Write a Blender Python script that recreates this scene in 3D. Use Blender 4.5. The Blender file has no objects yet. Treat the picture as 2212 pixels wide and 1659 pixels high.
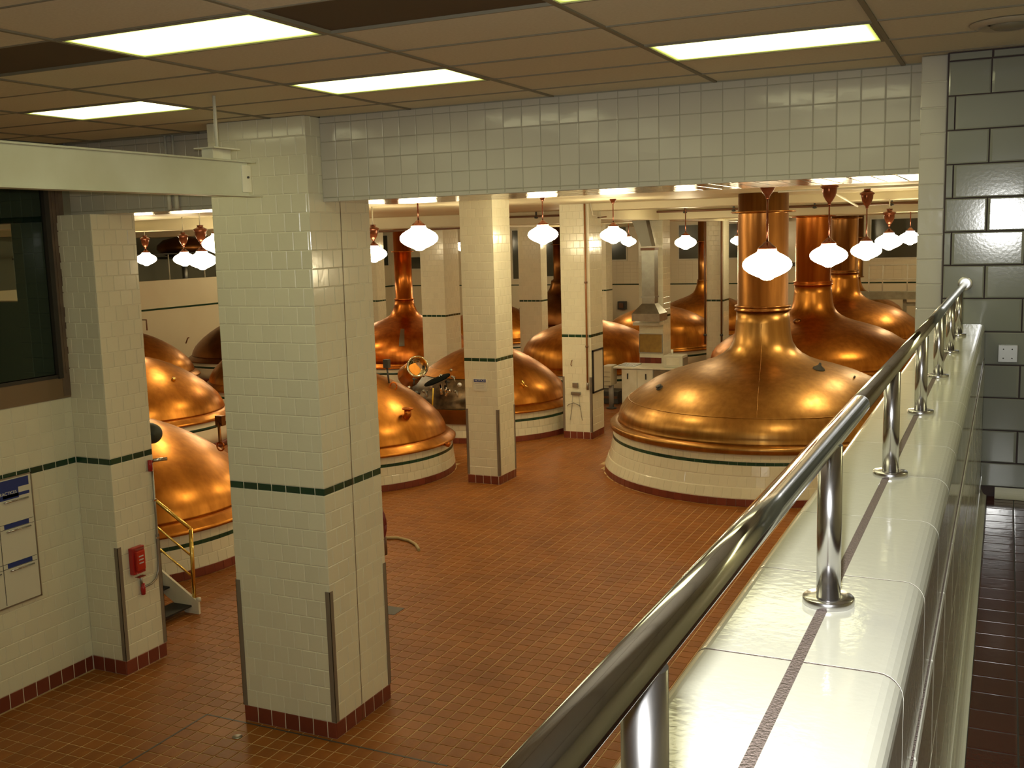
import bpy, bmesh, math, random
from mathutils import Vector, Matrix
random.seed(7)
SC = bpy.context.scene
COL = SC.collection
PI = math.pi
# ------------------------------------------------------------------ camera, world, exposure, flash
FPX = 2264.1135
PITCH, YAW, ROLL, EYE = 0.138, -0.4417, -0.0275, 4.307
_c, _s = math.cos(YAW), math.sin(YAW)
FW = Vector((_s*math.cos(PITCH), _c*math.cos(PITCH), -math.sin(PITCH)))
_rt = Vector((_c, -_s, 0)); _up = _rt.cross(FW)
RV = _rt*math.cos(ROLL) + _up*math.sin(ROLL)
UV = -_rt*math.sin(ROLL) + _up*math.cos(ROLL)
CAM = Vector((0, 0, EYE))
cd = bpy.data.cameras.new('camera'); cam = bpy.data.objects.new('camera', cd); COL.objects.link(cam)
cd.sensor_width = 36; cd.lens = FPX/2212*36; cd.clip_start = .05; cd.clip_end = 200
cam.matrix_world = Matrix(((RV.x, UV.x, -FW.x, 0), (RV.y, UV.y, -FW.y, 0), (RV.z, UV.z, -FW.z, EYE), (0, 0, 0, 1)))
SC.camera = cam
SC.view_settings.view_transform = 'Standard'; SC.view_settings.look = 'None'
SC.view_settings.gamma = 1; SC.view_settings.use_curve_mapping = False
SC.view_settings.exposure = 0.0
w = bpy.data.worlds.new('world'); SC.world = w; w.use_nodes = True
w.node_tree.nodes['Background'].inputs[0].default_value = (1, .9, .7, 1)
w.node_tree.nodes['Background'].inputs[1].default_value = 0.02
SC.cycles.max_bounces = 8; SC.cycles.diffuse_bounces = 4; SC.cycles.glossy_bounces = 4
SC.cycles.sample_clamp_indirect = 6; SC.cycles.blur_glossy = 0.5
# the camera's own flash: its glare sits on the glazed blocks straight ahead of the lens
fl = bpy.data.lights.new('camera_flash', 'AREA'); fl.energy = 34; fl.color = (.97, .97, .93); fl.shape = 'RECTANGLE'; fl.size = .05; fl.size_y = .03; fl.spread = PI*.6
flo = bpy.data.objects.new('camera_flash', fl); COL.objects.link(flo)
flo.matrix_world = cam.matrix_world.copy(); flo.location = CAM + RV*-.035 + UV*.045 + FW*.02
FLUO = (1.0, .95, .54); FLUO_E = 4.6
BULB = (1.0, .83, .50); BULB_E = 34.0

def pj(p):
    v = Vector(p)-CAM; d = v.dot(FW)
    if d < .05: return (-9999, -9999, d)
    return (1106+FPX*v.dot(RV)/d, 829.5-FPX*v.dot(UV)/d, d)

# ------------------------------------------------------------------ materials
MATS = {}
def mat(name, col, rough=.5, metal=0.0, vary=0.0, col2=None, nscale=None, bump=0.0, bscale=20, coat=0.0, emit=None, estr=0, rvary=0.0, spec=.5, stretch=None, soft=0):
    if name in MATS: return MATS[name]
    m = bpy.data.materials.new(name); m.use_nodes = True; nt = m.node_tree; N = nt.nodes; L = nt.links
    b = N['Principled BSDF']
    b.inputs['Base Color'].default_value = (*col, 1); b.inputs['Roughness'].default_value = rough
    b.inputs['Metallic'].default_value = metal; b.inputs['Coat Weight'].default_value = coat
    b.inputs['Coat Roughness'].default_value = .08; b.inputs['Specular IOR Level'].default_value = spec
    last = None
    tc = N.new('ShaderNodeTexCoord')
    src = tc.outputs['Object']
    if stretch:
        mp = N.new('ShaderNodeMapping'); mp.inputs['Scale'].default_value = stretch; L.new(src, mp.inputs['Vector']); src = mp.outputs['Vector']
    if nscale is not None:
        n = N.new('ShaderNodeTexNoise'); n.inputs['Scale'].default_value = nscale; n.inputs['Detail'].default_value = 5
        L.new(src, n.inputs['Vector'])
        mx = N.new('ShaderNodeMix'); mx.data_type = 'RGBA'
        rp = N.new('ShaderNodeMapRange'); rp.inputs['From Min'].default_value = .2 if soft else .35; rp.inputs['From Max'].default_value = .8 if soft else .65
        L.new(n.outputs['Fac'], rp.inputs['Value']); L.new(rp.outputs['Result'], mx.inputs['Factor'])
        mx.inputs['A'].default_value = (*col, 1); mx.inputs['B'].default_value = (*(col2 or col), 1)
        last = mx.outputs['Result']
        if rvary:
            r2 = N.new('ShaderNodeMapRange'); r2.inputs['From Min'].default_value = .3; r2.inputs['From Max'].default_value = .7
            r2.inputs['To Min'].default_value = rough-rvary; r2.inputs['To Max'].default_value = rough+rvary
            L.new(n.outputs['Fac'], r2.inputs['Value']); L.new(r2.outputs['Result'], b.inputs['Roughness'])
    if vary:
        g = N.new('ShaderNodeNewGeometry'); oi = N.new('ShaderNodeObjectInfo')
        ad = N.new('ShaderNodeMath'); ad.operation = 'ADD'; L.new(g.outputs['Random Per Island'], ad.inputs[0]); L.new(oi.outputs['Random'], ad.inputs[1])
        fr = N.new('ShaderNodeMath'); fr.operation = 'FRACT'; L.new(ad.outputs[0], fr.inputs[0])
        mr = N.new('ShaderNodeMapRange'); mr.inputs['To Min'].default_value = 1-vary; mr.inputs['To Max'].default_value = 1+vary*.6
        L.new(fr.outputs[0], mr.inputs['Value'])
        hs = N.new('ShaderNodeHueSaturation'); L.new(mr.outputs['Result'], hs.inputs['Value'])
        if last: L.new(last, hs.inputs['Color'])
        else: hs.inputs['Color'].default_value = (*col, 1)
        last = hs.outputs['Color']
    if last: L.new(last, b.inputs['Base Color'])
    if bump:
        n2 = N.new('ShaderNodeTexNoise'); n2.inputs['Scale'].default_value = bscale; n2.inputs['Detail'].default_value = 3
        ge = N.new('ShaderNodeNewGeometry'); L.new(ge.outputs['Position'], n2.inputs['Vector'])
        bp = N.new('ShaderNodeBump'); bp.inputs['Strength'].default_value = bump; bp.inputs['Distance'].default_value = .01
        L.new(n2.outputs['Fac'], bp.inputs['Height']); L.new(bp.outputs['Normal'], b.inputs['Normal'])
    if emit:
        b.inputs['Emission Color'].default_value = (*emit, 1); b.inputs['Emission Strength'].default_value = estr
    MATS[name] = m
    return m
CREAM = (.74, .72, .56)
M_TILE = mat('glazed_cream_tile', CREAM, .15, vary=.035, bump=.10, bscale=14)
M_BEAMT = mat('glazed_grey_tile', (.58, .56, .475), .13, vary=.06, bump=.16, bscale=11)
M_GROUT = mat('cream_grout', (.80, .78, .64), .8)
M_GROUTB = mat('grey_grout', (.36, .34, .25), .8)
M_BAND = mat('dark_green_tile', (.016, .055, .028), .18, vary=.25)
M_RED = mat('oxblood_tile', (.20, .045, .025), .3, vary=.2)
M_FLOOR = mat('terracotta_tile', (.255, .085, .014), .45, vary=.13, nscale=1.3, col2=(.31, .11, .02), bump=.10, bscale=40, spec=.22)
M_FGROUT = mat('floor_grout', (.74, .56, .28), .8, nscale=2, col2=(.45, .3, .14))
M_BLOCK = mat('glazed_grey_block', (.27, .285, .25), .11, vary=.06, bump=.018, bscale=55, spec=.9)
M_BGROUT = mat('dark_grout', (.07, .05, .05), .9)
M_COPE = mat('glazed_ivory_block', (.74, .74, .64), .10, vary=.02, bump=.04, bscale=60)
M_CGROUT = mat('brown_mortar', (.22, .17, .15), .95, bump=.8, bscale=200)
M_ACOU = mat('acoustic_tile', (.74, .67, .52), .9, vary=.05, nscale=60, col2=(.68, .61, .46))
M_TBAR = mat('ceiling_bar', (.25, .22, .15), .6)
M_DARKP = mat('dark_slot_panel', (.10, .065, .03), .8)
M_COPPER = mat('copper', (.68, .29, .052), .32, 1, nscale=3.0, col2=(.38, .135, .022), rvary=.03, stretch=(2.4, 2.4, .3), soft=1)
M_COPPER2 = mat('tarnished_copper', (.50, .275, .078), .33, 1, nscale=3.4, col2=(.29, .14, .038), rvary=.03, stretch=(2.6, 2.6, .25), soft=1)
M_NECK = mat('brown_copper', (.50, .235, .07), .28, 1, nscale=3.5, col2=(.22, .09, .028), stretch=(3, 3, .12), soft=1)
M_COPDARK = mat('dark_copper', (.32, .13, .04), .35, 1, nscale=3, col2=(.18, .07, .02), soft=1)
M_COPRED = mat('red_copper', (.74, .255, .045), .28, 1, nscale=2.5, col2=(.42, .11, .018), stretch=(3, 3, .2), soft=1)
M_BRASS = mat('brass', (.86, .62, .18), .16, 1)
M_STEEL = mat('polished_steel', (.60, .59, .58), .11, 1)
M_POST = mat('satin_post_steel', (.62, .61, .62), .21, 1)
M_STEELD = mat('dull_steel', (.36, .36, .33), .4, 1)
M_PAINT = mat('cream_paint', (.72, .66, .46), .45, nscale=1, col2=(.66, .60, .41))
M_WHITE = mat('white_paint', (.74, .73, .62), .4, nscale=4, col2=(.66, .64, .5))
M_BEAMW = mat('ibeam_paint', (.56, .57, .46), .45, nscale=2, col2=(.48, .48, .36))
M_GUARD = mat('grey_brown_angle', (.20, .165, .125), .5)
M_FRAME = mat('bronze_frame', (.13, .09, .065), .5, nscale=5, col2=(.19, .13, .085))
M_BLACK = mat('black_rubber', (.012, .012, .012), .45)
M_PIPE = mat('brown_pipe', (.16, .07, .03), .4)
M_DARK = mat('dark_grey', (.05, .05, .045), .5)
M_REDP = mat('red_paint', (.42, .02, .02), .25)
M_BLUE = mat('blue_print', (.015, .04, .22), .4)
M_BOARD = mat('board_white', (.70, .69, .58), .3)
M_INK = mat('pale_ink', (.72, .74, .72), .5)
M_GREYINK = mat('grey_ink', (.35, .35, .36), .6)
M_LAMPB = mat('lamp_bronze', (.13, .035, .014), .16, .6)
M_CORK = mat('ochre_board', (.36, .21, .035), .6, nscale=8, col2=(.28, .16, .03))
M_HOSE = mat('tan_hose', (.42, .33, .16), .5)
M_YEL = mat('yellow_plastic', (.62, .43, .03), .4)
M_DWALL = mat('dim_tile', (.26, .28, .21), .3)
M_GLOBE = mat('opal_glass_lit', (1, 1, 1), .3, emit=BULB, estr=BULB_E)
M_FLUO = mat('fluorescent_lens', (1, 1, 1), .4, emit=FLUO, estr=FLUO_E)
def glass_mat(name, tint=(.8, .85, .8)):
    m = bpy.data.materials.new(name); m.use_nodes = True; nt = m.node_tree; N = nt.nodes; L = nt.links
    for n in list(N):
        if n.type != 'OUTPUT_MATERIAL': N.remove(n)
    t = N.new('ShaderNodeBsdfTransparent'); t.inputs[0].default_value = (*tint, 1)
    g = N.new('ShaderNodeBsdfGlossy'); g.inputs['Roughness'].default_value = .02; g.inputs['Color'].default_value = (.9, .9, .9, 1)
    f = N.new('ShaderNodeLayerWeight'); f.inputs['Blend'].default_value = .12
    mx = N.new('ShaderNodeMixShader'); L.new(f.outputs['Fresnel'], mx.inputs[0]); L.new(t.outputs[0], mx.inputs[1]); L.new(g.outputs[0], mx.inputs[2])
    L.new(mx.outputs[0], [n for n in N if n.type == 'OUTPUT_MATERIAL'][0].inputs['Surface'])
    return m
M_GLASS = glass_mat('window_glass')
def lens_nodes(m):
    nt = m.node_tree; N = nt.nodes; L = nt.links; b = N['Principled BSDF']
    tc = N.new('ShaderNodeTexCoord'); sp = N.new('ShaderNodeSeparateXYZ'); L.new(tc.outputs['Generated'], sp.inputs[0])
    outs = []
    for ax, wd in (('X', .045), ('Y', .13)):
        a = N.new('ShaderNodeMath'); a.operation = 'SUBTRACT'; a.inputs[1].default_value = .5; L.new(sp.outputs[ax], a.inputs[0])
        c = N.new('ShaderNodeMath'); c.operation = 'ABSOLUTE'; L.new(a.outputs[0], c.inputs[0])
        d = N.new('ShaderNodeMapRange'); d.interpolation_type = 'SMOOTHSTEP'; d.inputs['From Min'].default_value = .5; d.inputs['From Max'].default_value = .5-wd; L.new(c.outputs[0], d.inputs['Value']); outs.append(d)
    mu = N.new('ShaderNodeMath'); mu.operation = 'MULTIPLY'; L.new(outs[0].outputs[0], mu.inputs[0]); L.new(outs[1].outputs[0], mu.inputs[1])
    st = N.new('ShaderNodeMapRange'); st.inputs['To Min'].default_value = .75; st.inputs['To Max'].default_value = FLUO_E*1.1; L.new(mu.outputs[0], st.inputs['Value']); L.new(st.outputs[0], b.inputs['Emission Strength'])
    mx = N.new('ShaderNodeMix'); mx.data_type = 'RGBA'; mx.inputs['A'].default_value = (.55, .68, .06, 1); mx.inputs['B'].default_value = (*FLUO, 1); L.new(mu.outputs[0], mx.inputs['Factor']); L.new(mx.outputs['Result'], b.inputs['Emission Color'])
lens_nodes(M_FLUO)
def brick_floor_mat(name, c1, c2, gc, size):
    m = bpy.data.materials.new(name); m.use_nodes = True; nt = m.node_tree; N = nt.nodes; L = nt.links
    b = N['Principled BSDF']; b.inputs['Roughness'].default_value = .35
    ge = N.new('ShaderNodeNewGeometry'); br = N.new('ShaderNodeTexBrick'); L.new(ge.outputs['Position'], br.inputs['Vector'])
    br.offset = 0; br.inputs['Scale'].default_value = 1; br.inputs['Brick Width'].default_value = size; br.inputs['Row Height'].default_value = size
    br.inputs['Mortar Size'].default_value = .004; br.inputs['Color1'].default_value = (*c1, 1); br.inputs['Color2'].default_value = (*c2, 1); br.inputs['Mortar'].default_value = (*gc, 1)
    L.new(br.outputs['Color'], b.inputs['Base Color'])
    return m
M_FLOORFAR = brick_floor_mat('terracotta_far', (.28, .09, .02), (.33, .11, .03), (.42, .28, .12), .1524)
M_WALLFAR = mat('far_cream_tile', (.80, .75, .57), .22, nscale=.6, col2=(.76, .70, .52), bump=.1, bscale=8)

# ------------------------------------------------------------------ mesh helpers
def link(name, me, parent=None, m=None):
    if m is not None and not me.materials: me.materials.append(m)
    o = bpy.data.objects.new(name, me); COL.objects.link(o)
    if parent is not None: o.parent = parent
    return o
def thing(name, label, cat, loc=(0, 0, 0), group=None):
    o = bpy.data.objects.new(name, None); COL.objects.link(o); o.empty_display_size = .1
    o.location = loc; o['label'] = label; o['category'] = cat
    if group: o['group'] = group
    return o
def tag(o, label, cat, group=None):
    o['label'] = label; o['category'] = cat
    if group: o['group'] = group
    return o
def struct(o, label):
    o['kind'] = 'structure'; o['label'] = label; o['category'] = o.name.split('_')[0]
    return o
class G:
    """collects shapes in world coordinates; parent offset is subtracted on build"""
    def __init__(s): s.v = []; s.f = []; s.sm = []
    def add(s, V, F, smooth=False):
        k = len(s.v); s.v += [tuple(p) for p in V]; s.f += [tuple(i+k for i in f) for f in F]; s.sm += [smooth]*len(F); return s
    def box(s, x0, x1, y0, y1, z0, z1):
        V = [(x0, y0, z0), (x1, y0, z0), (x1, y1, z0), (x0, y1, z0), (x0, y0, z1), (x1, y0, z1), (x1, y1, z1), (x0, y1, z1)]
        return s.add(V, [(0, 3, 2, 1), (4, 5, 6, 7), (0, 1, 5, 4), (1, 2, 6, 5), (2, 3, 7, 6), (3, 0, 4, 7)])
    def obox(s, c, ax, ay, az):
        c, ax, ay, az = map(Vector, (c, ax, ay, az))
        V = [c+ax*i+ay*j+az*k for k in (-1, 1) for (i, j) in ((-1, -1), (1, -1), (1, 1), (-1, 1))]
        return s.add(V, [(0, 3, 2, 1), (4, 5, 6, 7), (0, 1, 5, 4), (1, 2, 6, 5), (2, 3, 7, 6), (3, 0, 4, 7)])
    def lathe(s, prof, c=(0, 0, 0), n=48, axis=None, smooth=True, a0=0, a1=2*PI):
        c = Vector(c); az = Vector(axis or (0, 0, 1)).normalized()
        ax = az.orthogonal().normalized() if axis else Vector((1, 0, 0)); ay = az.cross(ax)
        full = abs(a1-a0-2*PI) < 1e-6; m = n if full else n+1
        V = []
        for (r, z) in prof:
            for i in range(m):
                a = a0+(a1-a0)*i/n; V.append(c+ax*(r*math.cos(a))+ay*(r*math.sin(a))+az*z)
        F = []
        for j in range(len(prof)-1):
            for i in range(n):
                i2 = (i+1) % m; F.append((j*m+i, j*m+i2, (j+1)*m+i2, (j+1)*m+i))
        k = len(s.v); s.add(V, F, smooth)
        if full:
            if prof[0][0] > 1e-4: s.f.append(tuple(k+i for i in reversed(range(m)))); s.sm.append(False)
            if prof[-1][0] > 1e-4: s.f.append(tuple(k+(len(prof)-1)*m+i for i in range(m))); s.sm.append(False)
        return s
    def tube(s, pts, r, n=10, smooth=True):
        P = [Vector(p) for p in pts]; V = []; N = len(P)
        t = (P[1]-P[0]).normalized(); ax = t.orthogonal().normalized()
        for i in range(N):
            if 0 < i < N-1: t2 = ((P[i+1]-P[i]).normalized()+(P[i]-P[i-1]).normalized()).normalized()
            elif i == 0: t2 = (P[1]-P[0]).normalized()
            else: t2 = (P[-1]-P[-2]).normalized()
            ax = (ax-t2*ax.dot(t2)).normalized(); ay = t2.cross(ax)
            rr = r[i] if isinstance(r, (list, tuple)) else r
            for k in range(n):
                a = 2*PI*k/n; V.append(P[i]+ax*(rr*math.cos(a))+ay*(rr*math.sin(a)))
        F = [(i*n+k, i*n+(k+1) % n, (i+1)*n+(k+1) % n, (i+1)*n+k) for i in range(N-1) for k in range(n)]
        k0 = len(s.v); s.add(V, F, smooth)
        s.f.append(tuple(k0+k for k in reversed(range(n)))); s.sm.append(False)
        s.f.append(tuple(k0+(N-1)*n+k for k in range(n))); s.sm.append(False)
        return s
    def prism(s, prof, o, u, v, w):
        """closed 2D outline prof in (u,v) extruded along w (vector)"""
        o, u, v, w = map(Vector, (o, u, v, w)); n = len(prof)
        V = [o+u*a+v*b for a, b in prof]+[o+u*a+v*b+w for a, b in prof]
        F = [tuple(reversed(range(n))), tuple(range(n, 2*n))]+[(i, (i+1) % n, n+(i+1) % n, n+i) for i in range(n)]
        return s.add(V, F)
    def build(s, name, m, parent=None, loc=None, bevel=0):
        off = Vector(loc) if loc is not None else (parent_world(parent) if parent is not None else Vector((0, 0, 0)))
        me = bpy.data.meshes.new(name); me.from_pydata([tuple(Vector(p)-off) for p in s.v], [], s.f)
        me.polygons.foreach_set('use_smooth', s.sm); me.materials.append(m)
        if bevel:
            bm = bmesh.new(); bm.from_mesh(me)
            bmesh.ops.bevel(bm, geom=[e for e in bm.edges if len(e.link_faces) == 2 and e.calc_face_angle(0) > .6], offset=bevel, segments=2, affect='EDGES', profile=.6)
            bm.to_mesh(me); bm.free()
        me.validate(); me.update()
        o = bpy.data.objects.new(name, me); COL.objects.link(o)
        if parent is not None: o.parent = parent; 
        if loc is not None:
            o.location = Vector(loc)-(parent_world(parent) if parent is not None else Vector((0, 0, 0)))
        return o
def parent_world(p):
    v = Vector((0, 0, 0))
    while p is not None: v += p.location; p = p.parent
    return v

# tile pieces: each entry = (centre, u, v, w, h, kind)
def unit_tile():
    b = .035
    V = [(-.5, -.5, 0), (.5, -.5, 0), (.5, .5, 0), (-.5, .5, 0), (-.5, -.5, .7), (.5, -.5, .7), (.5, .5, .7), (-.5, .5, .7),
         (-.5+b, -.5+b, 1), (.5-b, -.5+b, 1), (.5-b, .5-b, 1), (-.5+b, .5-b, 1)]
    F = [(0, 1, 5, 4), (1, 2, 6, 5), (2, 3, 7, 6), (3, 0, 4, 7), (4, 5, 9, 8), (5, 6, 10, 9), (6, 7, 11, 10), (7, 4, 8, 11), (8, 9, 10, 11)]
    return V, F
UT = unit_tile(); TM = {}
def tile_mesh(m):
    if m.name not in TM:
        me = bpy.data.meshes.new('tile_'+m.name); me.from_pydata(UT[0], [], UT[1]); me.materials.append(m); me.update(); TM[m.name] = me
    return TM[m.name]
KIND = {'tile': ('tile', M_TILE), 'band': ('band_tile', M_BAND), 'base': ('base_tile', M_RED), 'beam': ('tile', M_BEAMT),
        'floor': ('floor_tile', M_FLOOR), 'block': ('block', M_BLOCK), 'acou': ('ceiling_tile', M_ACOU), 'cope': ('block', M_COPE),
        'dark': ('ceiling_tile', M_DARKP), 'dim': ('tile', M_DWALL)}
NOBJ = [0]
def emit_tiles(parent, ents, limit=300, thick=.012, minpx=9.5, jit=.006, margin=0):
    off = parent_world(parent); jit *= .6
    by = {}
    for e in ents: by.setdefault(e[5], []).append(e)
    for kind, L in by.items():
        name, m = KIND[kind]
        sc = []
        for e in L:
            x, y, d = pj(e[0]); px = FPX*min(e[3], e[4]*(1 if kind != 'floor' else 1))/max(d, .1)
            if kind == 'band': px *= 2
            vis = d > 0 and -40-margin < x < 2252+margin and -40-margin < y < 1700+margin and px >= minpx and (CAM-e[0]).dot(e[1].cross(e[2])) > 0
            sc.append((0 if vis else 1, d, e))
        sc.sort(key=lambda t: (t[0], t[1]))
        G2 = G(); rest = 0; n = 0
        for vis, d, (c, u, v, w_, h_, k) in sc:
            nrm = u.cross(v)
            a, b2 = random.gauss(0, jit), random.gauss(0, jit)
            n2 = (nrm+u*a+v*b2).normalized(); u2 = (u-n2*u.dot(n2)).normalized(); v2 = n2.cross(u2)
            if vis == 0 and n < limit:
                o = bpy.data.objects.new(name, tile_mesh(m)); COL.objects.link(o); o.parent = parent
                M = Matrix(((u2.x*w_, v2.x*h_, n2.x*thick, 0), (u2.y*w_, v2.y*h_, n2.y*thick, 0), (u2.z*w_, v2.z*h_, n2.z*thick, 0), (0, 0, 0, 1)))
                M.translation = c-off-nrm*thick
                o.matrix_local = M; n += 1; NOBJ[0] += 1
            else:
                rest += 1
                bb = .003; P = []
                for (i, j) in ((-1, -1), (1, -1), (1, 1), (-1, 1)): P.append(c+u2*(w_/2*i)+v2*(h_/2*j)-nrm*thick*.6)
                for (i, j) in ((-1, -1), (1, -1), (1, 1), (-1, 1)): P.append(c+u2*((w_/2-bb)*i)+v2*((h_/2-bb)*j))
                G2.add(P, [(0, 1, 5, 4), (1, 2, 6, 5), (2, 3, 7, 6), (3, 0, 4, 7), (4, 5, 6, 7)])
        if rest:
            o = G2.build(name+'_field' if n else name+'_field', m, parent); o['kind'] = 'stuff'
def wall_rows(ents, o, u, W, z0, z1, th, tw, kind='tile', off=0.0, stagger=True, gap=.003, holes=()):
    """rows of tiles on a vertical face: o = xy start, u = direction, normal = u x up"""
    u = Vector(u).normalized(); v = Vector((0, 0, 1)); n = max(1, round((z1-z0)/th)); hh = (z1-z0)/n
    for r in range(n):
        a = -((off+(tw/2 if stagger and r % 2 else 0)) % tw); zc = z0+(r+.5)*hh
        while a < W-1e-4:
            b = min(a+tw, W); a2 = max(a, 0)
            if b-a2 > .015:
                cc = (a2+b)/2; c = Vector((o[0]+u.x*cc, o[1]+u.y*cc, zc)); skip = False
                for (p0, p1, q0, q1) in holes:
                    if p0 < cc < p1 and q0 < zc < q1: skip = True
                if not skip: ents.append((c, u, v, b-a2-(.007 if kind in ('band', 'base') else gap), hh-gap, kind))
            a += tw
BZ0, BZ1 = 2.186, 2.248
def face_full(ents, o, u, W, ztop, zbot=0, off=0, kind='tile'):
    if zbot < .01: wall_rows(ents, o, u, W, 0, .15, .15, .152, 'base', off, False)
    if zbot < 2:
        wall_rows(ents, o, u, W, max(.15, zbot), BZ0, .1567, .152, kind, off)
    wall_rows(ents, o, u, W, BZ0, BZ1, .062, .152, 'band', off, False)
    wall_rows(ents, o, u, W, BZ1, ztop, .1535, .152, kind, off)
def pillar(label, x0, x1, y0, y1, ztop, guards=(), zbot=0, limit=300, left=False):
    t = thing('tiled_pillar', label, 'pillar', ((x0+x1)/2, (y0+y1)/2, 0))
    G().box(x0+.004, x1-.004, y0+.004, y1-.004, 0, ztop).build('core', M_GROUT, t)
    E = []
    face_full(E, (x0, y0), (1, 0, 0), x1-x0, ztop, zbot)
    face_full(E, (x1, y0), (0, 1, 0), y1-y0, ztop, zbot)
    # back and far side: the pillar is tiled all round
    E2 = []
    face_full(E2, (x1, y1), (-1, 0, 0), x1-x0, ztop); face_full(E2, (x0, y1), (0, -1, 0), y1-y0, ztop)
    emit_tiles(t, E+E2, limit)
    gg = .045
    for g in guards:
        gz = 1.34
        q = G(); e = .004
        if g == 'fr': L = [(x1-gg, x1+e, y0-e, y0), (x1, x1+e, y0-e, y0+gg)]
        if g == 'fl': L = [(x0-e, x0+gg, y0-e, y0), (x0-e, x0, y0-e, y0+gg)]
        if g == 'br': L = [(x1, x1+e, y1-gg, y1+e), (x1-gg, x1+e, y1, y1+e)]
        for (a, b, c, d) in L: q.box(a, b, c, d, .155, gz)
        o = q.build('corner_guard', M_GUARD, t)
    return t

# ------------------------------------------------------------------ SETTING
HC = 5.335      # ceiling of the near room
SLAB = 4.98     # ceiling of the hall
BS = 4.648      # beam soffit
MZ = 2.64       # mezzanine floor
CT = 3.71       # coping top
# lower floor
fl_o = G().box(-31.3, 1.3, -4.3, 43.3, -.3, -.008).build('floor', M_FLOORFAR); struct(fl_o, 'brown red quarry tile floor of the brewhouse')
bed = G().box(-12.2, -.4, 3.0, 24.05, -.0085, -.0045).build('mortar_bed', M_FGROUT, fl_o)
K_POS = [(-3.95, 19.0, 2.88, 'A'), (-11.2, 16.4, 2.0, 'B'), (-10.75, 21.35, 2.0, 'B'), (-11.4, 10.9, 2.0, 'B')]
KR = [(-3.95, 19.0, 3.06), (-11.2, 16.4, 2.17), (-10.75, 21.35, 2.17), (-11.4, 10.9, 2.17)]
PB = [(-6.178, -5.168, 7.149, 8.049), (-8.434, -7.968, 7.50, 8.07), (-8.60, -7.965, 16.25, 16.93), (-8.56, -7.90, 20.66, 21.4)]
E = []
T = .1524
gx0 = -6.59-T*40; gy0 = 7.11-T*30
for i in range(82):
    for j in range(146):
        x = gx0+i*T; y = gy0+j*T
        if x > -.42 or y > 24.0 or x < -12.2 or y < 3.0: continue
        cx, cy = x+T/2, y+T/2
        if any(math.hypot(cx-a, cy-b) < r-.12 for a, b, r in KR): continue
        if any(a+.08 < cx < b-.08 and c+.08 < cy < d-.08 for a, b, c, d in PB): continue
        if x < -8.55 and y < 7.9: continue
        X, Y, d = pj((cx, cy, 0))
        if not (-400 < X < 5200 and Y < 6000): continue
        E.append((Vector((cx, cy, 0)), Vector((1, 0, 0)), Vector((0, 1, 0)), T-.009, T-.009, 'floor'))
emit_tiles(fl_o, E, 300, thick=.006, jit=.0022)
# ring of soldier tiles laid round the plinths
E = []
for (a, b, r) in KR:
    n = int(2*PI*(r-.08)/.155)
    for k in range(n):
        th = 2*PI*k/n
        c = Vector((a+(r-.085)*math.cos(th), b+(r-.085)*math.sin(th), .0025))
        if pj(c)[2] > 0 and (c-Vector((a, b, 0))).dot(CAM-c) > -2:
            E.append((c, Vector((-math.sin(th), math.cos(th), 0)), Vector((-math.cos(th), -math.sin(th), 0)), .146, .145, 'floor'))
ring = bpy.data.objects.new('tile_ring', None); COL.objects.link(ring); ring.parent = fl_o
emit_tiles(ring, E, 300, thick=.006, jit=.002)
# cut joint in the floor by the big pillar
g = G().box(-6.60, -4.05, 7.10, 7.118, -.004, .0015).box(-6.60, -6.582, 5.3, 7.10, -.004, .0015).build('joint_strip', M_DARK, fl_o)
G().lathe([(.0, .0), (.045, 0), (.045, .004), (0, .005)], (-6.03, 6.86, 0), 16).build('floor_plug', M_STEELD, fl_o)
G().box(-6.56, -6.32, 9.98, 10.22, -.002, .004).build('drain_grate', M_DARK, fl_o)

# near ceiling -----------------------------------------------------
CX0, CY0, CW, CD = -4.3019, 3.9042, 1.22, .61
ce = G().box(-8.43, 1.8, -4.3, 8.4, HC+.03, HC+.25).build('ceiling', M_DARKP); struct(ce, 'suspended ceiling of acoustic tiles over the near room')
LIGHTS = {(0, 0), (0, 3), (-2, 3), (2, 3), (2, 0), (-2, 0), (0, -3), (2, -3), (4, 0), (-2, -3)}
DARK = {(-1, 0), (1, 0), (-3, 0), (3, 0)}
E = []
for i in range(-4, 6):
    for j in range(-13, 6):
        x0, y0 = CX0+i*CW, CY0+j*CD; x1, y1 = x0+CW, y0+CD
        x0 = max(x0, -8.43); x1 = min(x1, 1.75); y1 = min(y1, 7.35 if x0 > -6.2 else 7.69)
        if x1-x0 < .05 or y1-y0 < .02 or (i, j) in LIGHTS: continue
        k = 'dark' if (i, j) in DARK else 'acou'
        E.append((Vector(((x0+x1)/2, (y0+y1)/2, HC+(.004 if k == 'acou' else .012))), Vector((-1, 0, 0)), Vector((0, 1, 0)), x1-x0-.022, y1-y0-.012, k))
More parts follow.
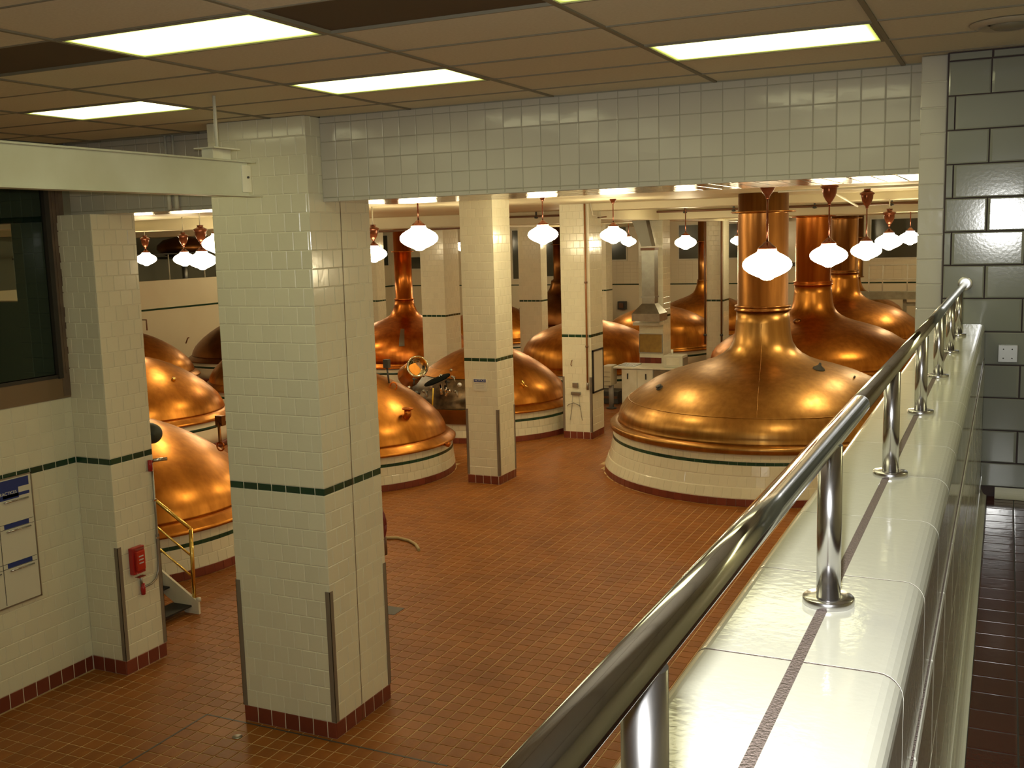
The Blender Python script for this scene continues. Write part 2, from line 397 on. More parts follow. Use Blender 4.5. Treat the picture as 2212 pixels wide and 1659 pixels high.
# the flat strip between the big pillar and the header
emit_tiles(ce, E, 300, thick=.012, jit=.0)
for i in range(-3, 6):
    x = CX0+i*CW
    if x < 1.7: G().box(x-.013, x+.013, -4.2, 7.69 if x < -6.2 else 7.35, HC-.002, HC+.02).build('grid_bar', M_TBAR, ce)
for j in range(-10, 7):
    y = CY0+j*CD
    if y < 7.6: G().box(-8.43, 1.75 if y < 7.3 else -6.2, y-.006, y+.006, HC, HC+.02).build('grid_bar', M_TBAR, ce)
LL = {(0, 0): 'long lit ceiling light nearest the top left of the picture', (0, 3): 'lit ceiling light left of centre, just before the tiled header', (-2, 3): 'small lit ceiling light furthest left above the steel beam',
      (2, 3): 'long lit ceiling light at the right, before the tiled header', (2, 0): 'lit ceiling light at the top edge, only its rim in the picture'}
for (i, j) in sorted(LIGHTS):
    x0, y0 = CX0+i*CW, CY0+j*CD
    if x0+CW > 1.8: continue
    t = thing('ceiling_light', LL.get((i, j), 'recessed fluorescent ceiling light outside the picture'), 'ceiling light', (x0+CW/2, y0+CD/2, HC), 'recessed fluorescent ceiling lights')
    a, b, c, d = x0+.013, x0+CW-.013, y0+.008, y0+CD-.008
    f = .016
    G().box(a, b, c, c+f, HC-.004, HC+.01).box(a, b, d-f, d, HC-.004, HC+.01).box(a, a+f, c+f, d-f, HC-.004, HC+.01).box(b-f, b, c+f, d-f, HC-.004, HC+.01).build('frame', M_TBAR, t)
    G().box(a+f, b-f, c+f, d-f, HC+.002, HC+.008).build('lens', M_FLUO, t)
t = thing('ceiling_diffuser', 'round brown grey vent in the ceiling at the right', 'vent', (-.03, 6.16, HC))
G().lathe([(.0, -.03), (.07, -.03), (.09, -.018), (.09, 0)], (-.03, 6.16, HC), 32).build('hub', M_TBAR, t)
G().lathe([(.11, 0), (.14, -.02), (.155, -.02), (.19, -.004), (.19, 0)], (-.03, 6.16, HC), 40).build('outer_ring', mat('vent_paint', (.45, .38, .27), .5), t)

# header beam over the opening --------------------------------------
hb = thing('tiled_beam', 'long grey glazed tile beam over the opening to the brewhouse', 'beam', (-2.8, 7.9, BS))
G().box(-5.16, -.515, 7.355, 8.4, BS+.006, HC+.2).build('core', M_GROUTB, hb)
E = []
x = -5.168
z = BS
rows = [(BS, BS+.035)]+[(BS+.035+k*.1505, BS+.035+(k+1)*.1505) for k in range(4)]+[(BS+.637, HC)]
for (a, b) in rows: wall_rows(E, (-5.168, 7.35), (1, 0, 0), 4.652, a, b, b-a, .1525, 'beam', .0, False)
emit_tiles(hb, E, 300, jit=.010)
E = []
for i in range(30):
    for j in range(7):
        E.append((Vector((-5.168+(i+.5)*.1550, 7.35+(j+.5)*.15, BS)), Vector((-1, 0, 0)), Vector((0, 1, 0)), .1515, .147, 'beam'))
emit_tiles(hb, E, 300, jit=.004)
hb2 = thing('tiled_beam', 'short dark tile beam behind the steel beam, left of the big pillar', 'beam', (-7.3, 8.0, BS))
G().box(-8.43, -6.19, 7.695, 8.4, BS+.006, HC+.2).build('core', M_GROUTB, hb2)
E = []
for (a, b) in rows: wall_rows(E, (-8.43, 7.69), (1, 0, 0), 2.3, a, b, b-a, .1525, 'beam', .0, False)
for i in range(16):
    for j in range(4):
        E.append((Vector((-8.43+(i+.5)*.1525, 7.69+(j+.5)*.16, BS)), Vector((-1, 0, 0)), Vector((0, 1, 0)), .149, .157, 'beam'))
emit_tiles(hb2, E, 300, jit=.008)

# big pillar, left pilaster, far pillars -----------------------------
pillar('massive cream tiled pillar nearest the camera, dark green band round it', -6.178, -5.168, 7.149, 8.049, HC, ('fr', 'fl', 'br'))
bigp = bpy.data.objects['tiled_pillar']
G().add([(-5.1665, 7.598, HC), (-5.1665, 7.606, HC), (-5.1665, 7.556, .0), (-5.1665, 7.548, 0)], [(0, 1, 2, 3)]).box(-5.175, -5.1668, 7.55, 7.60, 0, .01).build('expansion_joint', mat('joint_brown', (.14, .08, .03), .8), bigp)
pil = pillar('cream tiled pillar at the left with the red alarm call box on it', -8.434, -7.968, 7.50, 8.07, BS, ('fr', 'br'))
p2 = pillar('cream tiled pillar with the blue and white notice on it', -8.605, -7.965, 16.25, 16.93, SLAB, ('fr', 'fl', 'br'))
p3 = pillar('cream tiled pillar with the whiteboard on its side and a pipe up its corner', -8.56, -7.90, 20.66, 21.4, SLAB, ('fr', 'fl'))
p4 = pillar('wide pinkish tiled pillar between the tall kettle and the notice pillar', -14.85, -14.10, 25.62, 26.5, SLAB, (), 0)
p7 = pillar('tiled pillar behind the metal hood and laboratory counter', -8.575, -7.93, 25.95, 26.6, SLAB, (), 0)
p5 = pillar('slim distant tiled pillar between the notice pillar and the whiteboard pillar', -14.82, -14.0, 32.1, 32.6, SLAB, (), 0)
p8 = pillar('distant tiled pillar with a dark pipe at each front corner', -8.47, -7.92, 32.3, 32.97, SLAB, (), 0)
p6 = pillar('distant tiled pillar just right of the whiteboard pillar', -14.85, -13.97, 38.3, 39.0, SLAB, (), 0)
p9 = pillar('distant tiled pillar beside the big pillar, left of the tall kettle', -21.2, -20.33, 31.95, 32.5, SLAB, (), 0)

# left wall with the window --------------------------------------------
WX = -8.434
wl = G()
WY0, WY1, WZ0, WZ1 = 4.6, 7.50, 2.86, 5.05
wl.box(WX-.25, WX-.004, -4.3, WY0, 0, HC).box(WX-.25, WX-.004, WY0, 7.52, 0, WZ0).box(WX-.25, WX-.004, WY0, 7.52, WZ1, HC)
wl = wl.build('wall_left', M_GROUT); struct(wl, 'cream glazed tile wall at the left with a board and a window')
E = []
H = ((WY0+4.3-.0, 99, WZ0, WZ1),)
Lw = 7.50+4.3
# face looks +X: u = +Y
wall_rows(E, (WX, -4.3), (0, 1, 0), Lw, 0, .15, .15, .152, 'base', 0, False)
wall_rows(E, (WX, -4.3), (0, 1, 0), Lw, .15, BZ0, .1567, .152, 'tile', 0)
wall_rows(E, (WX, -4.3), (0, 1, 0), Lw, BZ0, BZ1, .062, .152, 'band', 0, False)
wall_rows(E, (WX, -4.3), (0, 1, 0), Lw, BZ1, WZ0, .153, .152, 'tile', 0, False)
wall_rows(E, (WX, -4.3), (0, 1, 0), WY0+4.3, WZ0, WZ1, .153, .152, 'tile', 0, False)
wall_rows(E, (WX, -4.3), (0, 1, 0), Lw, WZ1, HC, .153, .152, 'tile', 0, False)
emit_tiles(wl, E, 300)
wn = thing('window_1', 'dark bronze framed window high in the left wall', 'window', (WX, 6.0, WZ0)); wn['kind'] = 'structure'
fz = .24
G().box(WX-.06, WX+.012, WY0, 7.545, WZ0, WZ0+fz).build('sill_rail', mat('sill_bronze', (.20, .13, .07), .45), wn)
G().box(WX-.07, WX+.015, 7.41, 7.50, WZ0+.02, WZ1).box(WX-.02, WX+.022, 7.455, 7.475, WZ0+fz, WZ1).build('jamb', M_FRAME, wn)
G().box(WX-.05, WX+.025, 7.50, 7.497+.09, WZ0+.28, HC).box(WX-.05, WX+.028, 7.53, 7.545, WZ0+.28, HC).build('jamb_cover', M_FRAME, wn)
G().box(WX-.03, WX+.03, 7.36, 7.415, WZ0+.2, WZ1).build('stop_bead', mat('black_bead', (.03, .025, .02), .5), wn)
G().box(WX-.04, WX+.02, WY0, 7.41, WZ0+fz-.035, WZ0+fz).build('stop_bead', MATS['black_bead'], wn)
G().box(WX-.07, WX+.012, WY0, 7.5, WZ1-.06, WZ1+.03).build('head_rail', M_FRAME, wn)
G().box(WX-.016, WX-.010, WY0, 7.40, WZ0+fz-.01, WZ1-.05).build('pane', M_GLASS, wn)
# unlit side room seen through that window
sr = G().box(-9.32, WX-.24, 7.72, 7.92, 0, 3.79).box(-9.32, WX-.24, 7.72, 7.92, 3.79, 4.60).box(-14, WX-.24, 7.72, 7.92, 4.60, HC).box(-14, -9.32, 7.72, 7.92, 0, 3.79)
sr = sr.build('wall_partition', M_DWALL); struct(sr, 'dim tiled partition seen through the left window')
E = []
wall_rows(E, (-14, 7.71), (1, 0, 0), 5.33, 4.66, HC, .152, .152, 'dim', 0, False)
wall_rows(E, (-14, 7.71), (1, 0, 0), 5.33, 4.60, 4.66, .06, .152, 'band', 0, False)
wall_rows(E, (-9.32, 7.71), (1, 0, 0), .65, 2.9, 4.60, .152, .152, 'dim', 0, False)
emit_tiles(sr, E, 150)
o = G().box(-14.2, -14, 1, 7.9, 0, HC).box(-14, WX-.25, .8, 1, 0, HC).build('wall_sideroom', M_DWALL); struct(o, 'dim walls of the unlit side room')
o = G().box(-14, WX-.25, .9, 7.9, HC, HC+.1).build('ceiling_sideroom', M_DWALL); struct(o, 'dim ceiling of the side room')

# mezzanine: parapet wall, walkway, block wall -------------------------------
pw = G().box(-.386, -.104, -4.3, 7.0, 0, 3.50).build('wall_parapet', M_CGROUT); struct(pw, 'low glazed wall along the walkway carrying the steel handrail')
E = []
for k in range(-3, 17):
    for r in range(4):
        y = 1.428+.405*k+(.2 if r % 2 else 0); z = 3.50-(r+.5)*.2025
        if y < 6.75: E.append((Vector((-.099, y, z)), Vector((0, 1, 0)), Vector((0, 0, 1)), .400, .197, 'cope'))
emit_tiles(pw, E, 300, thick=.008, jit=.002)
E = []
wall_rows(E, (-.390, 7.0), (0, -1, 0), 11, 0, 3.48, .152, .152, 'tile', 0)
emit_tiles(pw, E, 0)
# coping blocks with a rounded nose
def cope_block(x0, x1, y0, y1, right):
    rr = .034; z0 = 3.505; n = 6; prof = []
    if right:
        prof = [(x0, z0), (x1, z0)]+[(x1-rr+rr*math.cos(a), CT-rr+rr*math.sin(a)) for a in [PI/2*i/n for i in range(n+1)]]+[(x0+.003, CT), (x0, CT-.003)]
    else:
        rr = .022
        prof = [(x0, z0), (x1, z0), (x1, CT-.003), (x1-.003, CT)]+[(x0+rr-rr*math.cos(a), CT-rr+rr*math.sin(a)) for a in [PI/2*(n-i)/n for i in range(n+1)]]
    g = G(); g.prism(prof, (0, y1, 0), (1, 0, 0), (0, 0, 1), (0, y0-y1, 0)); return g
rr = .034; n = 6; e = .0004
prof = [(-.392, 3.502), (-.108, 3.502)]+[(-.106-e-rr+rr*math.cos(a), CT-e-rr+rr*math.sin(a)) for a in [PI/2*i/n for i in range(n+1)]]+[(-.394+e+.022-.022*math.cos(a), CT-e-.022+.022*math.sin(a)) for a in [PI/2*(n-i)/n for i in range(n+1)]]
cr = G().prism(prof, (0, 6.995, 0), (1, 0, 0), (0, 0, 1), (0, -10.2, 0)).build('coping_mortar', M_CGROUT, pw)
for k in range(-6, 14):
    y0 = 1.43+.4055*k; y1 = min(y0+.4055, 6.995)
    if y1-y0 < .05: continue
    d = .005 if k == 0 or k == -1 else .0025
    for right, a, b in ((False, -.394, -.252), (True, -.241, -.106)):
        o = cope_block(a, b, y0+d/2+.0005, y1-d/2, right).build('coping_block', M_COPE, pw)
# upper walkway
mf = G().box(-.08, 1.8, -4.3, 7.0, MZ-.25, MZ-.0012).build('floor_walkway', M_DARK); struct(mf, 'dark red tiled walkway floor')
E = []
for i in range(13):
    for j in range(62):
        x = -.066+i*.1524; y = 7.0-(j+1)*.1524
        if y < -3: continue
        E.append((Vector((x+.076, y+.076, MZ)), Vector((1, 0, 0)), Vector((0, 1, 0)), .147, .147, 'base'))
KIND['base'] = ('floor_tile', mat('oxblood_floor', (.085, .022, .014), .14, vary=.15, bump=.06, bscale=30))
emit_tiles(mf, E, 300, thick=.0015, jit=.002); KIND['base'] = ('base_tile', M_RED)
n = 6
cov = [(0, 0)]+[(.055-.055*math.cos(a)*1, .055-.055*math.sin(a)) for a in [PI/2*i/n for i in range(n+1)]]
prof = [(-.10, MZ), (-.066, MZ), (-.066, MZ+.004)]+[(-.066-.03*math.sin(PI/2*i/n), MZ+.055-.05*math.cos(PI/2*i/n)) for i in range(n+1)]+[(-.0965, MZ+.12), (-.10, MZ+.12)]
o = G().prism(prof, (0, 7.0, 0), (1, 0, 0), (0, 0, 1), (0, -11, 0)).build('baseboard_parapet', M_COPE); struct(o, 'cream cove base along the walkway')
prof = [(7.0, MZ), (6.93, MZ+.002)]+[(6.945+.05*math.sin(PI/2*i/n), MZ+.055-.053*math.cos(PI/2*i/n)) for i in range(n+1)]+[(6.997, MZ+.06), (7.0, MZ+.06)]
o = G().prism(prof, (-.02, 0, 0), (0, 1, 0), (0, 0, 1), (1.8, 0, 0)).build('baseboard_end', M_COPE); struct(o, 'cream cove base below the grey block wall')
# grey block end wall
be = G().box(-.36, 1.8, 7.012, 7.6, 0, HC+.1).build('wall_end', M_BGROUT); struct(be, 'wall of large grey glazed blocks at the end of the walkway')
E = []
zt = 5.285
r = 0
while zt > MZ+.07:
    zb = max(zt-.2027, MZ+.06); v0 = -.118 if r % 2 == 0 else -.312
    xs = [-.355]+[v0+.406*k for k in range(6)]
    for a, b in zip(xs[:-1], xs[1:]):
        a = max(a, -.355); b = min(b, 1.78)
        if b-a > .02: E.append((Vector(((a+b)/2, 7.0, (zt+zb)/2)), Vector((1, 0, 0)), Vector((0, 0, 1)), b-a-.008, zt-zb-.008, 'block'))
    zt = zb; r += 1
E.append((Vector((-.235, 7.0, 5.31)), Vector((1, 0, 0)), Vector((0, 0, 1)), .23, .04, 'block'))
E.append((Vector((.85, 7.0, 5.31)), Vector((1, 0, 0)), Vector((0, 0, 1)), 1.92, .04, 'block'))
emit_tiles(be, E, 300, thick=.012, jit=.003)
# square steel blank plate on the block wall
t = thing('cover_plate', 'square steel cover plate on the grey block wall', 'plate', (.024, 6.99, 3.53))
G().box(-.03, .079, 6.984, 6.999, 3.480, 3.586).build('plate', M_STEELD, t, bevel=.003)
for a in (.000, .048):
    for b in (3.505, 3.560): G().lathe([(0, 0), (.004, 0), (.003, .002), (0, .003)], (a, 6.984, b), 10, axis=(0, -1, 0)).build('screw', M_DARK, t)
# narrow pier
pr = thing('tiled_pier', 'narrow cream tile pier where the beam meets the grey block wall', 'pier', (-.43, 7.5, 0))
G().box(-.505, -.365, 7.062, 8.4, 0, HC).build('core', M_GROUT, pr)
E = []
zt = 5.16+.001
wall_rows(E, (-.512, 7.055), (1, 0, 0), .150, 5.18, HC, .155, .152, 'beam', 0, False)
for k in range(34):
    b = 5.18-k*.1535; a = b-.1535
    E.append((Vector((-.437, 7.055, (a+b)/2)), Vector((1, 0, 0)), Vector((0, 0, 1)), .149, .1505, 'beam'))
    for q in range(8): E.append((Vector((-.512, 7.055+.078+q*.1535, (a+b)/2)), Vector((0, -1, 0)), Vector((0, 0, 1)), .1505, .1505, 'tile'))
emit_tiles(pr, E, 300, jit=.006)
o = G().box(-.355, 1.8, 7.6, 8.4, 0, HC).build('wall_return', M_PAINT); struct(o, 'return wall behind the pier')
# walls that close the near room
o = G().box(1.75, 2.0, -4.3, 7.6, 0, HC+.1).build('wall_right', M_WALLFAR); struct(o, 'tiled wall on the walkway side')
o = G().box(WX-.25, 2.0, -4.5, -4.3, 0, HC+.1).build('wall_back', M_WALLFAR); struct(o, 'tiled wall behind the camera')

# hall shell ---------------------------------------------------------------
o = G().box(-31.3, 1.3, 8.4, 43.3, SLAB, SLAB+.3).box(-31.3, WX-.25, 7.7, 8.4, SLAB, SLAB+.3).build('ceiling_hall', M_PAINT); struct(o, 'cream painted ceiling of the brewhouse')
wf = G().box(-31.3, 1.3, 43.0, 43.3, 0, SLAB+.2).build('wall_far', M_WALLFAR); struct(wf, 'cream tiled far wall of the brewhouse')
G().box(-31, 1, 42.985, 43.0, BZ0+.01, BZ1-.005).build('band', M_BAND, wf)
# far wall tiles too small to tell apart stay in relief as one field
E = []
wall_rows(E, (-31, 42.992), (1, 0, 0), 30, BZ1, 3.2, .152, .304, 'tile', 0, False)
KT = KIND['tile']; KIND['tile'] = ('tile', M_WALLFAR); emit_tiles(wf, E, 0, thick=.006, jit=.001); KIND['tile'] = KT
o = G().box(1.0, 1.3, 8.4, 43.3, 0, SLAB+.2).build('wall_hall_right', M_WALLFAR); struct(o, 'right wall of the brewhouse')
o = G().box(-31.3, -31.0, 7.7, 43.3, 0, SLAB+.2).build('wall_hall_left', mat('dim_paint', (.26, .25, .18), .6)); struct(o, 'grey left wall of the brewhouse')
pg = G().box(-26.75, -26.5, 14, 43, 0, 3.2).build('wall_gallery', M_WALLFAR); struct(pg, 'cream tiled gallery wall at the far left')
G().box(-26.5, -26.488, 14, 43, BZ0, BZ1).build('band', M_BAND, pg)
o = G().box(-31, -26.75, 14, 43, 2.3, 2.5).build('floor_gallery', M_DWALL); struct(o, 'floor of the far left gallery')
# windows in the far wall
WINS = [(-12.42, -11.5, 3.27, 4.65), (-10.32, -9.6, 3.28, 4.65), (-15.43, -14.75, 3.28, 4.65), (-4.78, -2.6, 3.18, 4.65), (-18.6, -17.6, 2.6, 4.6), (-26.95, -26.65, 1.5, 4.6), (-25.44, -24.83, 3.02, 3.55), (-20.1, -19.5, 2.5, 4.65)]
for k, (a, b, c, d) in enumerate(WINS):
    t = thing('window_%d' % (k+2), 'dark window in the far tiled wall', 'window', ((a+b)/2, 42.99, c)); t['kind'] = 'structure'
    f = .05
    G().box(a-f, b+f, 42.95, 42.985, c-f, c).box(a-f, b+f, 42.95, 42.985, d, d+f).box(a-f, a, 42.95, 42.985, c, d).box(b, b+f, 42.95, 42.985, c, d).build('frame', M_WHITE, t)
    G().box(a, b, 42.965, 42.98, c, d).build('pane', mat('night_glass', (.07, .075, .055), .12, spec=.6), t)
# hall beams
def hbeam(label, x0, x1, y0, y1, z0):
    o = G().box(x0, x1, y0, y1, z0, SLAB+.01).build('ceiling_beam', M_PAINT, loc=((x0+x1)/2, (y0+y1)/2, z0), bevel=.02); return tag(o, label, 'beam')
hbeam('deep cream beam crossing the whole brewhouse behind the hood', -31, 1, 25.6, 26.5, 4.66)
hbeam('cream beam from the whiteboard pillar to the right, above the largest kettle', -8.5, 1, 20.75, 21.4, 4.83)
hbeam('cream beam running away above the notice pillar and whiteboard pillar', -8.55, -7.92, 21.4, 42.9, 4.66)
hbeam('cream beam running away above the wide pinkish pillar', -14.8, -14.1, 26.5, 42.9, 4.66)
hbeam('distant cream beam crossing behind the slim pillars', -31, 1, 32.2, 32.9, 4.70)
hbeam('cream beam at the left between the left pillar and the gallery', -31, -14.9, 19.4, 20.1, 4.72)
hbeam('second cream beam at the left before the gallery', -31, -14.9, 14.4, 15.0, 4.74)

# steel monorail beam --------------------------------------------------------
ib = thing('steel_beam', 'white painted steel I beam hanging under the ceiling at the left', 'beam', (-4.98, 5, 4.65))
bx, z0, z1 = -4.985, 4.655, 4.905
G().box(bx-.06, bx+.06, -1.0, 6.20, z1-.012, z1).build('top_flange', M_BEAMW, ib, bevel=.002)
G().box(bx-.06, bx+.06, -1.0, 6.26, z0, z0+.012).build('bottom_flange', M_BEAMW, ib, bevel=.002)
G().box(bx-.006, bx+.045, -1.0, 6.12, z0+.012, z1-.012).build('web', M_BEAMW, ib)
G().box(bx-.05, bx+.052, 6.05, 6.15, z0+.03, z1-.03).build('end_stop', M_WHITE, ib, bevel=.003)
G().lathe([(0, 0), (.008, 0), (.008, .01), (0, .01)], (bx+.052, 6.11, 4.79), 10, axis=(1, 0, 0)).build('bolt', M_DARK, ib)
hg = thing('beam_hanger', 'white rod and clamp holding the steel beam from the ceiling', 'hanger', (bx, 5.865, 4.9))
G().tube([(bx, 5.865, 4.93), (bx, 5.865, HC)], .012, 12).build('rod', M_WHITE, hg)
G().box(bx-.09, bx+.09, 5.73, 6.0, 4.972, 4.980).build('clamp_plate', M_WHITE, hg)
G().box(bx-.05, bx+.05, 5.76, 5.86, 4.906, 4.972).box(bx-.03, bx+.03, 5.88, 5.97, 4.906, 4.972).build('clamp_block', M_WHITE, hg, bevel=.003)
pp = thing('conduit_pair', 'two thin cream pipes down the dark tile beam, left of the big pillar', 'pipe', (-7.06, 7.6, 4.6))
for a in (-7.10, -7.01): G().tube([(a, 7.64, HC), (a, 7.64, 4.66)], .013, 10).build('pipe', M_WHITE, pp)
for a in (-7.10, -7.01): G().tube([(a, 7.64, 4.82), (a, 7.64, 4.66)], .021, 10).build('sleeve', M_WHITE, pp)

# ------------------------------------------------------------------ handrail
gr = thing('guard_rail', 'polished steel handrail on short posts along the glazed parapet', 'railing', (-.24, 3, CT))
A = Vector((-.247, .15, 3.988)); B = Vector((-.226, 6.99, 3.958))
def rp(y): return A.lerp(B, (y-A.y)/(B.y-A.y))
r0 = .0187
G().tube([rp(.15), rp(2.03)], r0, 40).build('handrail', M_STEEL, gr)
G().tube([rp(2.035), rp(6.97)], r0*.985, 40).build('handrail', M_STEEL, gr)
G().tube([rp(2.0), rp(2.06)], r0*.975, 32).build('joint_sleeve', M_STEELD, gr)
yy = [.745, 1.683, 2.645, 3.583, 4.482, 5.385, 6.25]
for y in yy:
    p = rp(y); zt = p.z-r0*.6
    po = G().tube([(p.x, y, CT+.004), (p.x, y, zt)], .0190, 32).build('post', M_POST, gr)
    G().lathe([(0, 0), (.040, 0), (.0405, .002), (.0405, .011), (.039, .0125), (.0195, .0125)], (p.x, y, CT), 40).build('base_flange', M_POST, po)
G().lathe([(0, 0), (.042, 0), (.042, .012), (.04, .014), (.024, .014)], rp(6.998), 40, axis=(0, -1, 0)).build('wall_flange', mat('satin_steel', (.75, .75, .74), .35, 1), gr)

# ------------------------------------------------------------------ kettles
PA = [(2.70, .80), (2.755, .815), (2.765, .90), (2.74, .925), (2.63, .94), (2.60, .965), (2.61, 1.03), (2.57, 1.16), (2.47, 1.30), (2.27, 1.46), (1.97, 1.65), (1.66, 1.79), (1.35, 1.89), (1.07, 1.965), (.86, 2.04), (.70, 2.13), (.60, 2.22), (.53, 2.34), (.495, 2.50), (.475, 2.70), (.462, 2.90)]
PN = [(.462, 2.90), (.495, 2.905), (.50, 2.93), (.475, 2.945), (.475, 2.965), (.50, 2.98), (.495, 3.0), (.445, 3.01), (.44, 4.62), (.44, 4.635), (.565, 4.640), (.565, 4.665), (.44, 4.67), (.438, SLAB-.004)]
PBp = [(1.90, .60), (2.01, .605), (2.015, .635), (1.99, .655), (1.91, .715), (1.855, .75), (1.84, .78), (1.825, .84), (1.79, .92), (1.72, 1.04), (1.61, 1.16), (1.44, 1.32), (1.24, 1.47), (1.02, 1.61), (.78, 1.74), (.55, 1.84), (.32, 1.915), (.15, 1.95), (0.001, 1.96)]
PCn = [(1.90, .60), (2.01, .605), (2.015, .635), (1.99, .655), (1.94, .70), (1.905, .75), (1.90, .82), (1.89, 1.0), (1.84, 1.2), (1.74, 1.36), (1.56, 1.52), (1.34, 1.65), (1.08, 1.76), (.80, 1.85), (.55, 1.91), (.38, 1.97), (.27, 2.06), (.21, 2.2), (.18, 2.45)]
PDn = [(1.90, .60), (2.01, .605), (2.015, .635), (1.99, .655), (1.95, .70), (1.94, .75), (1.94, .84), (1.92, 1.05), (1.84, 1.26), (1.70, 1.44), (1.48, 1.60), (1.22, 1.72), (.95, 1.83), (.76, 1.90), (.60, 1.97), (.46, 2.06), (.38, 2.18), (.32, 2.34), (.29, 2.52)]
def plinth(t, cx, cy, s, R0, R1, zt, near, band=True):
    """white tiled drum: R0 at floor, R1 at top"""
    off = parent_world(t)
    prof = [(R0-.012, 0), (R0-.02, .15), (R1+(R0-R1)*.35, zt*.45), (R1+(R0-R1)*.06, zt*.8), (R1-.02, zt)]
    def rad(z):
        P = [(R0, 0), (R0-.006, .13), (R1+(R0-R1)*.45, zt*.42), (R1+(R0-R1)*.12, zt*.75), (R1, zt)]
        for (a, za), (b, zb) in zip(P[:-1], P[1:]):
            if za <= z <= zb: return a+(b-a)*(z-za)/(zb-za)
        return R1
    if not near:
        G().lathe([(R0, .12), (rad(.3), .3), (rad(zt*.6), zt*.6), (R1, zt)], (cx, cy, 0), 72).build('plinth', M_WALLFAR, t)
        G().lathe([(R0+.01, 0), (R0+.01, .12)], (cx, cy, 0), 72).build('base_band', M_RED, t)
        if band: G().lathe([(rad(zt-.18)+.004, zt-.18), (rad(zt-.12)+.004, zt-.12)], (cx, cy, 0), 72).build('green_band', M_BAND, t)
        return
    G().lathe([(R0-.005, 0)]+[(rad(z)-.005, z) for z in (.13, zt*.42, zt*.75, zt)], (cx, cy, 0), 96).build('plinth', M_GROUT, t)
    E = []; zb0, zb1 = zt-.19, zt-.135
    rows = [(0, .12, 'base')]
    nr = max(1, round((zb0-.12)/.15))
    for k in range(nr): rows.append((.12+(zb0-.12)*k/nr, .12+(zb0-.12)*(k+1)/nr, 'tile'))
    rows += [(zb0, zb1, 'band'), (zb1, zt, 'tile')]
    view = math.atan2(-cy, -cx)
    for q, (a, b, kd) in enumerate(rows):
        zc = (a+b)/2; r = rad(zc); n = int(2*PI*R0/.152); sl = (rad(b)-rad(a))
        for k in range(n):
            th = 2*PI*(k+(.5 if q % 2 and kd == 'tile' else 0))/n
            if math.cos(th-view) < -.35: continue
            u = Vector((-math.sin(th), math.cos(th), 0)); vv = Vector((sl*math.cos(th), sl*math.sin(th), b-a)).normalized()
            E.append((Vector((cx+r*math.cos(th), cy+r*math.sin(th), zc)), u, vv, 2*PI*r/n-.0025, (b-a)-.0025, kd))
    emit_tiles(t, E, 300, thick=.010, jit=.001)
def kettle(label, cx, cy, kind, near=False, R0=None, m=None, neck=None, knobs=(), nm=None, sx=1.0, noff=0):
    t = thing('brew_kettle', label, 'kettle', (cx, cy, 0), 'copper brew kettles')
    P = {'A': PA, 'B': PBp, 'C': PCn, 'D': PDn}[kind]
    P = [(r*sx, z) for r, z in P]
    m = m or M_COPPER
    dm = G().lathe(P[4:] if kind == 'A' else P[5:], (cx, cy, 0), 96).build('dome', m, t)
    G().lathe(P[:5] if kind == 'A' else P[:6], (cx, cy, 0), 96).build('rim', m, t)
    if kind == 'A':
        plinth(t, cx, cy, 1, R0 or 2.88*sx, 2.70*sx, .82, near)
        G().lathe([(r*(1 if sx > .99 else sx), z) for r, z in PN], (cx, cy, 0), 64).build('neck', nm or m, t)
    else:
        plinth(t, cx, cy, 1, (R0 or 2.0)*sx, 1.95*sx, .61, near)
        if kind == 'C':
            G().lathe([(.18, 2.45), (.20, 2.455), (.20, 2.48), (.17, 2.49), (.16, SLAB-.004)], (cx, cy, 0), 40).build('neck', nm or m, t)
        if kind == 'D':
            r = neck or .27
            G().lathe([(.29, 2.52), (r+.035, 2.525), (r+.035, 2.56), (r, 2.57), (r, 3.98), (r+.07, 3.985), (r+.07, 4.01), (r, 4.015), (r, SLAB-.004)], (cx, cy, 0), 48).build('neck', nm or m, t)
        if kind == 'B':
            G().lathe([(.16, 1.93), (.17, 1.99), (.10, 2.01), (0, 2.015)], (cx, cy, 0), 24).build('lid', m, t)
    return t
def dome_point(t, kind, th, z, sx=1.0):
    P = {'A': PA, 'B': PBp, 'C': PCn, 'D': PDn}[kind]
    for (a, za), (b, zb) in zip(P[4:-1], P[5:]):
        if min(za, zb) <= z <= max(za, zb):
            f = (z-za)/(zb-za+1e-9); r = (a+(b-a)*f)*sx; nn = Vector(((zb-za), 0, -(b-a)*sx)).normalized()
            break
    c, s = math.cos(th), math.sin(th)
    return Vector((t.location.x+r*c, t.location.y+r*s, z)), Vector((nn.x*c, nn.x*s, nn.z))
def knob(t, kind, th, z, r=.06, h=.08, m=None, name='valve', sx=1.0):
    p, n = dome_point(t, kind, th, z, sx)
    G().lathe([(0, -.02), (r*1.3, -.02), (r*1.3, .012), (r*.8, .02), (r*.7, h*.6), (r*1.15, h*.7), (r*1.1, h), (0, h*1.05)], p, 20, axis=n).build(name, m or M_COPDARK, t)
def th_px(t, px, kind, z, sx=1.0):
    """azimuth on the camera side whose dome point at height z sits on picture column px"""
    best = None
    base = math.atan2(-t.location.y, -t.location.x)
    for k in range(-90, 91):
        th = base+math.radians(k); p, n = dome_point(t, kind, th, z, sx); d = abs(pj(p)[0]-px)
        if n.dot(CAM-p) > 0 and (best is None or d < best[0]): best = (d, th)
    return best[1] if best else base
K1 = kettle('largest copper kettle, golden dome and wide neck behind the handrail', -3.95, 19.0, 'A', True, m=M_COPPER2, nm=M_NECK)
knob(K1, 'A', th_px(K1, 1425, 'A', 1.62), 1.62, .05, .05, M_DARK)
pth = th_px(K1, 1768, 'A', 1.93)
p, nn = dome_point(K1, 'A', pth, 1.93)
